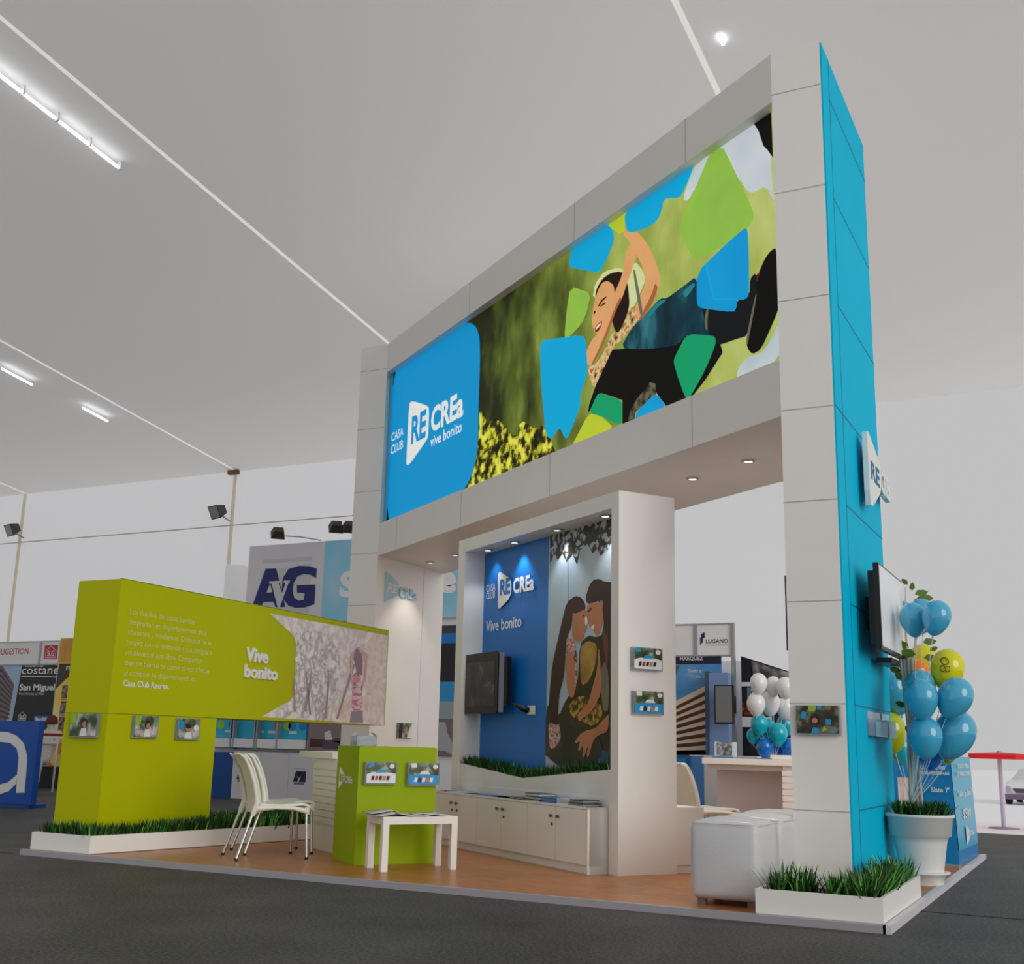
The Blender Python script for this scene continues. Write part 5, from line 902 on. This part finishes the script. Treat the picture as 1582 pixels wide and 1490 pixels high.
b.flat(FM2, [(.97,1.95),(1.15,1.94),(1.12,2.24),(.97,2.29)], .002, 1); b.flat(FM2, [(1.12,1.93),(1.95,1.90),(1.95,1.97),(1.12,2.23)], .002, 2)
b.flat(FM2, [(.97,1.87),(1.95,1.87),(1.95,1.93),(.97,1.93)], .003, 3); b.flat(FM2, [(1.05,1.66),(1.4,1.66),(1.4,1.85),(1.05,1.85)], .003, 4); b.flat(FM2, [(.97,1.46),(1.4,1.46),(1.4,1.66),(.97,1.66)], .003, 5); b.flat(FM2, [(.97,1.30),(1.4,1.30),(1.4,1.44),(.97,1.44)], .003, 3)
b.build('banner_print', [mat('banner_black', (26,24,34), .4), mat('banner_navy', (20,18,40), .4), blotch('banner_photo', [(.4,(56,52,56)),(.55,(120,116,112)),(.7,(190,186,180))], 6, (1,1,1), 4, .4), mat('banner_white', (226,226,228), .4), mat('banner_slate', (110,122,126), .4), blotch('banner_orange', [(.4,(30,20,16)),(.52,(150,70,30)),(.65,(70,40,24))], 14, (1,1,1), 4, .4)], mb)
b = B(); put_text(b, '24', FM2, 1.11, 1.76, 1.22, 1.83, .006, 0, .02); put_text(b, '9', FM2, 1.12, 1.67, 1.17, 1.74, .006, 0, .02); b.build('number_lettering', letter, mb)
# ---------------------------------------------------------------- AvG booth
av = thing('corner_sign_booth', 'large exhibition booth whose high sign reads AvG in navy on grey', 'exhibition booth', FA.p(2,0,0))
AA = ART['avg']
sign = B(); sign.fb(FA, 0, 5.2, 2.95, 4.35, -.35, 0, 0)
sg = sign.build('high_sign', mat('sign_grey', (232,230,236), .5), av)
b = B(); b.flat(FA, [(1.67,2.95),(5.2,2.95),(5.2,4.35),(1.665,4.35)], .004, 0); b.flat(FA, [(.30,3.08),(1.395,3.08),(1.395,3.98),(.32,3.86)], .004, 1); b.flat(FA, [(.32,4.03),(1.395,4.03),(1.395,4.09),(.32,4.09)], .004, 1)
b.build('sign_print', [blotch('sign_sky', [(.35,(140,214,244)),(.55,(160,220,246)),(.75,(196,228,244))], 1.0, (1,1,1), 2, .5), mat('sign_dull', (214,214,216), .5)], sg)
navy = mat('navy_vinyl', (18,30,112), .4)
b = B(); b.flat(FA, AA['A'], .008, 0); b.flat(FA, AA['G'], .0085, 0); b.build('big_letters', navy, sg, 'large navy letters A and G')
b = B(); b.flat(FA, AA['Ahole'], .010, 0); b.flat(FA, AA['y'], .012, 0); b.build('small_letter', mat('sign_white_letter', (222,222,226), .5), sg, 'white letter y between the navy letters')
put_text(B(), 'S', FA, 2.02, 3.38, 2.36, 3.77, .008, 0, .05).build('white_letter', mat('pale_word', (250,250,252), .5), sg, 'large white letter S'); put_text(B(), 'ue', FA, 3.72, 3.38, 4.32, 3.80, .008, 0, .05).build('white_word', MATS['pale_word'], sg, 'large white letters ue')
pb_ = B().fb(FA, -.6, 5.2, 0, 2.95, -.4, -.05).build('booth_wall', fas, av)
b = B()
b.flat(FA, [(3.9,.78),(5.0,.78),(5.0,2.83),(3.9,2.83)], .0, 0)
for pts, mi in [([(3.9,2.54),(5,2.54),(5,2.70),(3.9,2.70)],1),([(3.9,2.70),(5,2.70),(5,2.83),(3.9,2.83)],5),([(3.9,1.93),(5,1.93),(5,2.54),(3.9,2.54)],2),([(3.9,1.62),(5,1.62),(5,1.93),(3.9,1.93)],3),([(3.9,1.35),(5,1.35),(5,1.62),(3.9,1.62)],4),([(3.9,.86),(4.2,.86),(4.34,.80),(4.34,.98),(4.25,1.12),(4.2,1.3),(3.98,1.3),(3.9,1.2)],6),([(3.9,1.02),(4.05,1.02),(4.05,1.15),(3.9,1.15)],5)]: b.flat(FA, pts, .004, mi)
b.build('interior_print', [mat('print_mauve', (120,112,112), .4), mat('print_azure', (10,120,200), .4), mat('print_black2', (14,14,16), .3), mat('print_azure2', (40,150,210), .4), mat('print_mist', (150,164,170), .4), mat('print_charcoal', (60,60,66), .4), mat('print_sofa', (176,176,182), .4)], pb_)
b = B(); AU = FA.off(.0)
b.flat(AU, [(-.55,.98),(1.50,.98),(1.50,1.45),(-.55,1.45)], .003, 0); b.flat(AU, [(1.50,.98),(1.55,.98),(1.55,1.5),(1.5,1.5)], .004, 1); b.flat(AU, [(1.55,.8),(2.6,.8),(2.6,1.6),(1.55,1.6)], .003, 2)
b.flat(AU, [(1.6,.86),(1.9,.86),(1.9,.98),(1.6,1.0)], .005, 3); b.flat(AU, [(1.85,.84),(2.2,.84),(2.2,.96),(1.85,1.0)], .006, 4); b.flat(AU, [(1.9,.98),(2.05,.98),(2.0,1.14),(1.88,1.10)], .007, 5); b.flat(AU, [(2.05,.96),(2.4,.90),(2.4,1.0),(2.1,1.02)], .006, 4)
for u, c in [(-.35,6),(-.1,7),(.9,8),(1.1,6),(1.2,7),(1.42,7)]: b.flat(AU, ell(u,1.2,.08,.08), .005, c)
for u in (-.25,.45,.7,1.15): b.flat(AU, [(u,1.07),(u+.16,1.07),(u+.16,1.11),(u,1.11)], .006, 5)
b.build('leaflet_print', [mat('leaf_cyan', (40,176,214), .4), mat('leaf_blue', (10,90,170), .4), mat('print_room', (140,122,124), .5), mat('print_wood', (76,50,40), .5), mat('print_dusk', (86,78,90), .5), mat('print_paper', (220,218,220), .5), mat('print_lime2', (150,200,60), .4), mat('print_blue3', (20,130,200), .4), mat('print_red2', (210,80,40), .4)], pb_)
B().fb(FA, -.55, 1.5, .82, .97, 0, .12).build('leaflet_shelf', mat('shelf_white', (240,240,242), .5), pb_)
for u in (-.02,.04,.50,.55,.98): B().fb(FA, u, u+.02, .80, 1.6, .0, .14).build('shelf_post', alu, pb_)
for i, (a, c) in enumerate([('left', .30), ('middle', .95), ('right', 1.60)]):
    t = thing('grey_desk', ['grey front desk section next to the blue cabinet, its logo behind the chair', 'grey front desk section between two logo panels', 'grey front desk section showing the whole small logo'][i], 'desk', FAD.p(c,0,0))
    u0 = .52+.58*i
    B().fb(FAD, u0, u0+.575, 0.0, .77, -.45, 0).build('front_panel', mat('desk_grey', (226,224,228), .5), t)
    B().fb(FAD, u0, u0+.578, .77, .80, -.47, .01).build('desk_top', mat('desk_edge', (120,120,124), .5), t)
    if i != 1:
        b = B(); uu = u0+.10; b.flat(FAD, [(uu,.31),(uu+.05,.48),(uu+.25,.48),(uu+.25,.31)], .003, 0); b.flat(FAD, [(uu+.02,.27),(uu+.22,.27),(uu+.22,.30),(uu+.02,.30)], .003, 1); b.flat(FAD, [(uu+.0,.52),(uu+.22,.52),(uu+.22,.525),(uu,.525)], .003, 1)
        put_text(b, 'A', FAD, uu+.03, .33, uu+.10, .46, .005, 2, .02); put_text(b, 'G', FAD, uu+.15, .33, uu+.24, .46, .005, 2, .02); put_text(b, 'y', FAD, uu+.08, .33, uu+.16, .43, .006, 3, .0)
        b.build('small_logo', [mat('logo_dark', (20,22,44), .5), mat('logo_shadow', (120,120,124), .5), mat('logo_navy2', (50,54,100), .5), letter], t)
B().fb(FAD, -.2, .50, .0, .74, -.45, -.02).build('blue_cabinet', mat('cobalt_blue', (0,72,150), .4), None, 'dark blue low cabinet behind the lime wall beside the grey desks', 'cabinet')
G3 = 'floodlights over the AvG sign'
floodlight('sign_floodlight', 'floodlight on a long arm over the AvG sign, the left one of three', (-11.18,8.3,4.36), (-10.75,8.95,4.36), (-.6,.6,-.7), G3, .78)
floodlight('sign_floodlight', 'floodlight over the blue part of the AvG sign, the middle one of three', (-9.98,8.3,4.39), (-9.35,8.95,4.36), (-.6,.6,-.7), G3, .78)
floodlight('sign_floodlight', 'floodlight over the AvG sign half hidden by the far gateway pillar', (-9.70,8.3,4.37), (-9.05,8.95,4.36), (-.6,.6,-.7), G3, .78)
B().lathe((-13.9,10.5,0), [(.22,0),(.22,4.25),(.21,4.28)], 24).build('white_column', membrane('round_column_glow', (.8,.8,.8), (.22,.22,.22)), None, 'white round column standing left of the AvG sign', 'column')  # column made translucent, added glow to whiten it
# ---------------------------------------------------------------- left booths
sl = thing('black_panel_booth', 'framed exhibition booth with red fascia lettering and a black poster at far left', 'exhibition booth', FSL.p(.8,0,0))
fz = B().fb(FSL, -1.2, 1.66, 2.295, 2.715, -.03, 0).build('fascia', fas, sl)
B().fb(FSL, -1.2, 1.66, 2.27, 2.297, -.03, .01).fb(FSL, -1.2, 1.66, 2.715, 2.735, -.03, .01).build('rail', alu, sl)
for u in (-1.2, 1.11, 1.66): B().fb(FSL, u, u+.045, 2.27 if u == 1.11 else 0, 2.73, -.04, .02).build('post', alu, sl)
B().fb(FSL, -1.2, 1.66, 0, 2.27, -1.25, -1.2).build('back_panel', fas, sl)
red = mat('sign_red', (196,24,44), .4)
put_text(B(), 'OLIGESTION', FSL, -.12, 2.487, .80, 2.60, .002, 0, .01).build('red_lettering', red, fz)
b = B(); b.flat(FSL, [(1.24,2.38),(1.60,2.38),(1.60,2.645),(1.24,2.645)], .003, 0); h_ = [(1.28,2.40),(1.56,2.40),(1.56,2.55),(1.42,2.63),(1.28,2.55)]; h2 = [(1.29,2.41),(1.55,2.41),(1.55,2.545),(1.42,2.617),(1.29,2.545)]
b.flat(FSL, h_, .004, 1); b.flat(FSL, h2, .005, 0); put_text(b, 'SLG', FSL, 1.33, 2.44, 1.52, 2.54, .007, 1, .03); b.build('red_badge', [red, letter], fz, 'red square badge with a white house outline')
FP2 = FSL.off(-.01)
ps_ = thing('black_poster', 'tall black poster reading costanera and San Miguel with a pale tower photo on its left', 'poster', FSL.p(.8,1,-.05))
b = B(); b.fb(FP2, -.9, 1.655, .9, 2.268, -.03, 0, 0); b.flat(FP2, [(-.9,1.18),(.55,1.18),(.66,2.266),(-.9,2.266)], .002, 1); b.flat(FP2, [(-.6,1.2),(.42,1.2),(.50,1.9),(.1,2.266),(-.6,2.266)], .003, 2)
for i in range(9): b.flat(FP2, [(-.6,2.2-.11*i),(.1,2.2-.11*i),(.47,1.86-.075*i),(.47,1.83-.075*i),(.1,2.15-.11*i),(-.6,2.15-.11*i)], .004, 3)
b.flat(FP2, [(1.16,1.19),(1.55,1.19),(1.55,1.30),(1.15,1.30)], .003, 4); h_ = [(.71,1.21),(.93,1.21),(.93,1.31),(.82,1.37),(.71,1.31)]; b.flat(FP2, h_, .003, 5); b.flat(FP2, [(u*.9+.082,(v-1.29)*.9+1.289) for u,v in h_], .004, 0)
b.build('print', [mat('poster_black', (14,14,16), .35), mat('poster_pale_sky', (170,196,220), .4), mat('poster_tower', (120,110,112), .4), mat('poster_tower_dark', (70,60,66), .4), mat('badge_blue', (20,120,176), .4), letter], ps_)
b = B()
put_text(b, 'NUEVO', FP2, .75, 2.235, 1.25, 2.262, .004, 0, .02); put_text(b, 'costanera', FP2, .67, 2.10, 1.95, 2.25, .004, 0, .0); b.flat(FP2, [(.67,2.05),(1.65,2.03),(1.65,2.045),(.67,2.065)], .004)
put_text(b, 'San Miguel', FP2, .655, 1.79, 1.62, 1.90, .004, 0, .03); put_text(b, 'Vive frente al Mar', FP2, .648, 1.695, 1.36, 1.74, .004); put_text(b, 'SLG', FP2, .745, 1.235, .895, 1.31, .006, 0, .03); put_text(b, 'BanBif', FP2, 1.19, 1.215, 1.50, 1.27, .006, 0, .03)
b.v = [v if (v-FP2.O).dot(FP2.U) < 1.652 else FP2.p(1.652, v.z, (v-FP2.O).dot(FP2.N)) for v in b.v]
b.build('lettering', letter, ps_)
on = thing('orange_banner', 'yellow and orange banner panel beside the lime wall at far left', 'banner', FSL.p(1.9,0,.05)); FO = FSL.off(.04)
b = B(); b.fb(FO, 1.70, 2.6, .0, 2.77, -.04, 0, 0)
b.flat(FO, [(1.70,2.30),(2.6,2.30),(2.6,2.768),(1.70,2.768)], .003, 1); b.flat(FO, [(1.70,1.8),(1.95,2.0),(2.6,2.28),(1.72,2.29)], .003, 2)
for v in (1.66,1.36,1.07): b.flat(FO, [(1.88,v-.02),(2.07,v-.02),(2.07,v+.22),(1.88,v+.22)], .004, 3); b.flat(FO, [(1.87,v-.06),(2.07,v-.06),(2.07,v-.03),(1.87,v-.03)], .004, 4)
b.flat(FO, [(1.70,.55),(1.80,.42),(1.95,.36),(2.6,.36),(2.6,.26),(1.95,.24),(1.78,.32),(1.70,.40)], .004, 4); b.flat(FO, [(1.70,.26),(2.6,.24),(2.6,.14),(1.70,.17)], .004, 4); b.flat(FO, [(1.70,0),(2.6,0),(2.6,.13),(1.70,.16)], .004, 5); b.flat(FO, ell(1.98,.70,.10,.11), .004, 6)
b.build('print', [blotch('banner_yellow', [(.3,(250,236,190)),(.5,(246,214,90)),(.7,(240,190,40))], 1.2, (1,1,1), 2, .4), blotch('banner_amber', [(.3,(200,130,30)),(.7,(230,170,70))], 2, (1,1,1), 2, .4), mat('banner_brown', (60,50,40), .4), blotch('banner_thumbs', [(.4,(40,36,30)),(.6,(150,140,130))], 14, (1,1,1), 3, .4), mat('banner_orange2', (226,110,20), .4), mat('banner_white2', (232,230,226), .4), mat('banner_ochre', (226,150,60), .4)], on)
b = B(); put_text(b, 'FE', FO, 1.93, 2.16, 2.06, 2.24, .006, 0, .03); b.build('lettering', letter, on)
ac = thing('blue_counter', 'blue counter with a huge white letter a at the left edge', 'counter', FAC.p(.3,0,-.3))
cobalt = mat('counter_cobalt', (0,80,176), .4)
B().fb(FAC, -1.2, .785, .045, 1.14, -.09, 0).build('body', cobalt, ac); B().fb(FAC, -1.1, .74, 0, .045, -.30, -.02).build('plinth', cobalt, ac)
AQ = ART['acounter']
b = B(); outer = AQ['a'][:8]; 
b.flat(FAC, [(-.35,.90),(-.15,.99)] + AQ['a'] + [(-.12,.85),(-.25,.80)], .004, 0); b.flat(FAC, [(.472,.43),(.472,.31),(.349,.21),(.179,.161),(-.1,.15),(-.35,.25),(-.25,.36),(-.05,.29),(.157,.289),(.305,.32)], .004, 0)
b.flat(FAC, [(-.35,.25),(-.45,.42),(-.46,.66),(-.35,.90),(-.25,.80),(-.32,.60),(-.30,.42),(-.22,.34)], .004, 0)
b.build('letter_a', letter, ac, 'huge white lower case letter a')
# table, chair and seated person glimpsed between
rt = thing('red_topped_table', 'table with a red edge behind the blue counter at far left', 'table', (-15.4,7.3,0))
B().box((-16.1,7.05,.93),(-15.0,7.6,.98)).build('table_top', mat('table_red', (150,16,26), .4), rt); B().box((-16.1,7.03,.90),(-14.98,7.62,.93)).build('under_top', whiteb, rt)
for x in (-16.05,-15.05):
    for y in (7.1,7.55): B().tube([(x,y,0),(x,y,.90)], .018, 8).build('leg', chrome, rt)
copy_tree(ch1, (-15.2,6.6,0), math.radians(140), 'white plastic chair half hidden behind the blue counter at far left')
person = bpy.data.objects.new('person', bpy.data.meshes.new('person')); COL.objects.link(person)
tag(person, 'person in a white top with brown hair seated behind the red edged table, mostly hidden', 'person')
J = {'pel':(0,0,.50,.13),'sp':(0,.0,.72,.13),'ch':(0,-.02,.90,.15),'nk':(0,-.02,1.05,.05),'hd':(0,-.03,1.17,.09),'ht':(0,-.02,1.27,.07),
     'sl':(-.19,-.02,.98,.06),'el':(-.24,-.16,.80,.042),'wl':(-.15,-.38,.80,.028),'hl':(-.12,-.46,.80,.03),'sr':(.19,-.02,.98,.06),'er':(.24,-.16,.80,.042),'wr':(.15,-.38,.80,.028),'hr':(.12,-.46,.80,.03),
     'kl':(-.11,-.42,.50,.07),'al':(-.11,-.44,.09,.04),'tl':(-.11,-.58,.03,.035),'kr':(.11,-.42,.50,.07),'ar':(.11,-.44,.09,.04),'tr':(.11,-.58,.03,.035)}
E_ = [('pel','sp'),('sp','ch'),('ch','nk'),('nk','hd'),('hd','ht'),('ch','sl'),('sl','el'),('el','wl'),('wl','hl'),('ch','sr'),('sr','er'),('er','wr'),('wr','hr'),('pel','kl'),('kl','al'),('al','tl'),('pel','kr'),('kr','ar'),('ar','tr')]
ks = list(J); person.data.from_pydata([J[k][:3] for k in ks], [(ks.index(a), ks.index(c)) for a, c in E_], [])
sk = person.modifiers.new('skin','SKIN')
for i, k in enumerate(ks): person.data.skin_vertices[0].data[i].radius = (J[k][3], J[k][3])
person.data.skin_vertices[0].data[0].use_root = True; person.modifiers.new('sub','SUBSURF').levels = 2; person.modifiers['sub'].render_levels = 2
person.data.materials.append(mat('person_white_top', (206,200,196), .7)); person.location = (-16.35,8.55,0); person.rotation_euler = (0,0,.25)
WM['person'] = Matrix.Translation((-16.35,8.55,0)) @ Matrix.Rotation(.25,4,'Z')
M_ = WM['person']; b = B()
vs = []; NS = 14
for i in range(9):
    th = math.pi*.62*i/8
    for j in range(NS): w = 2*math.pi*j/NS; vs.append(M_ @ Vector((.105*math.sin(th)*math.cos(w), -.01+.115*math.sin(th)*math.sin(w), 1.19+.125*math.cos(th))))
b.add(vs, [(i*NS+j,(i+1)*NS+j,(i+1)*NS+(j+1)%NS,i*NS+(j+1)%NS) for i in range(8) for j in range(NS)], 0, True).build('hair', mat('brown_hair', (96,44,34), .6), person)
B().box((-16.57,8.4,0),(-16.12,8.8,.38)).build('stool', mat('stool_dark', (40,40,44), .6), None, 'dark box stool under the seated person at far left', 'stool')
# ---------------------------------------------------------------- outside: parasol and car
G0 = -1.0
um = thing('red_parasol', 'red parasol on a thin pole outside on the bright ground', 'parasol', (-1.6,28.6,G0))
ux, uy = -1.63, 28.7
b = B(); NS = 8; vs = [(ux,uy,1.07)] + [(ux+1.32*math.cos(2*math.pi*j/NS+.39), uy+1.32*math.sin(2*math.pi*j/NS+.39), 1.0) for j in range(NS)] + [(ux+1.32*math.cos(2*math.pi*j/NS+.39), uy+1.32*math.sin(2*math.pi*j/NS+.39), .88) for j in range(NS)]
b.add(vs, [(0,1+j,1+(j+1)%NS) for j in range(NS)] + [(1+j,1+NS+j,1+NS+(j+1)%NS,1+(j+1)%NS) for j in range(NS)]).build('canopy', mat('parasol_red', (222,10,16), .6), um)
B().tube([(ux,uy,G0+.04),(ux,uy,1.1)], .06, 10).build('pole', mat('parasol_pole', (196,180,206), .4), um)
B().lathe((ux,uy,G0), [(.42,0),(.40,.03),(.10,.05)], 20).build('foot_plate', mat('parasol_foot', (150,146,170), .5), um)
def car():
    t = thing('parked_car', 'front of a bright silver car standing outside at the right edge', 'car', (-1.85,48.0,G0))
    M = Matrix.Translation((-1.85,48.0,G0)) @ Matrix.Rotation(math.radians(-5),4,'Z')
    sec = [(-2.1,.35,.62,.80),(-1.95,.28,.78,.86),(-1.2,.22,.92,.90),(-.75,.2,1.0,.90),(-.1,.2,1.42,.90),(.9,.2,1.45,.90),(1.5,.22,1.1,.90),(2.0,.3,.95,.84)]
    vs = []
    for y, z0, z1, w in sec:
        g = .66 if z1 > 1.2 else 1.0
        vs += [M @ Vector(p) for p in [(-w,y,z0),(-w*1.02,y,(z0+min(z1,.95))*.5),(-w*.97,y,min(z1,.92)),(-w*g*.86,y,z1),(w*g*.86,y,z1),(w*.97,y,min(z1,.92)),(w*1.02,y,(z0+min(z1,.95))*.5),(w,y,z0)]]
    b = B(); n = len(sec); b.add(vs, [(i*8+j,(i+1)*8+j,(i+1)*8+(j+1)%8,i*8+(j+1)%8) for i in range(n-1) for j in range(8)] + [tuple(range(8)), tuple(range((n-1)*8,n*8))[::-1]], 0, True)
    b.build('body', mat('car_silver', (232,232,236), .25, coat=.5), t)
    FCa = Fr((M @ Vector((0,-2.12,0))).xy, (M.to_3x3() @ Vector((1,0,0))).xy)
    B().plate(FCa, [(-.55,.66),(.55,.66),(.42,.48),(-.42,.48)], G0*0, .03).build('grille', mat('car_grille', (90,70,96), .4), t)
    o = [x for x in bpy.data.objects if x.name.startswith('grille')][-1]
    for v in o.data.vertices: v.co.z += G0
    for s_ in (-1,1):
        B().tube([M @ Vector((s_*.72,-2.0,.62)), M @ Vector((s_*.72,-2.14,.60))], [.13,.10], 12).build('headlight', mat('car_lamp', (170,170,180), .1), t)
        for y in (-1.35,1.3): B().tube([M @ Vector((s_*.93,y,.31)), M @ Vector((s_*.72,y,.31))], .31, 20).build('wheel', mat('car_tyre', (40,38,44), .7), t)
    B().hexa([M @ Vector(p) for p in [(-.85,-2.16,.22),(.85,-2.16,.22),(.85,-2.0,.22),(-.85,-2.0,.22),(-.85,-2.16,.42),(.85,-2.16,.42),(.85,-2.0,.42),(-.85,-2.0,.42)]]).build('bumper', mat('car_bumper', (120,96,124), .5), t)
car()
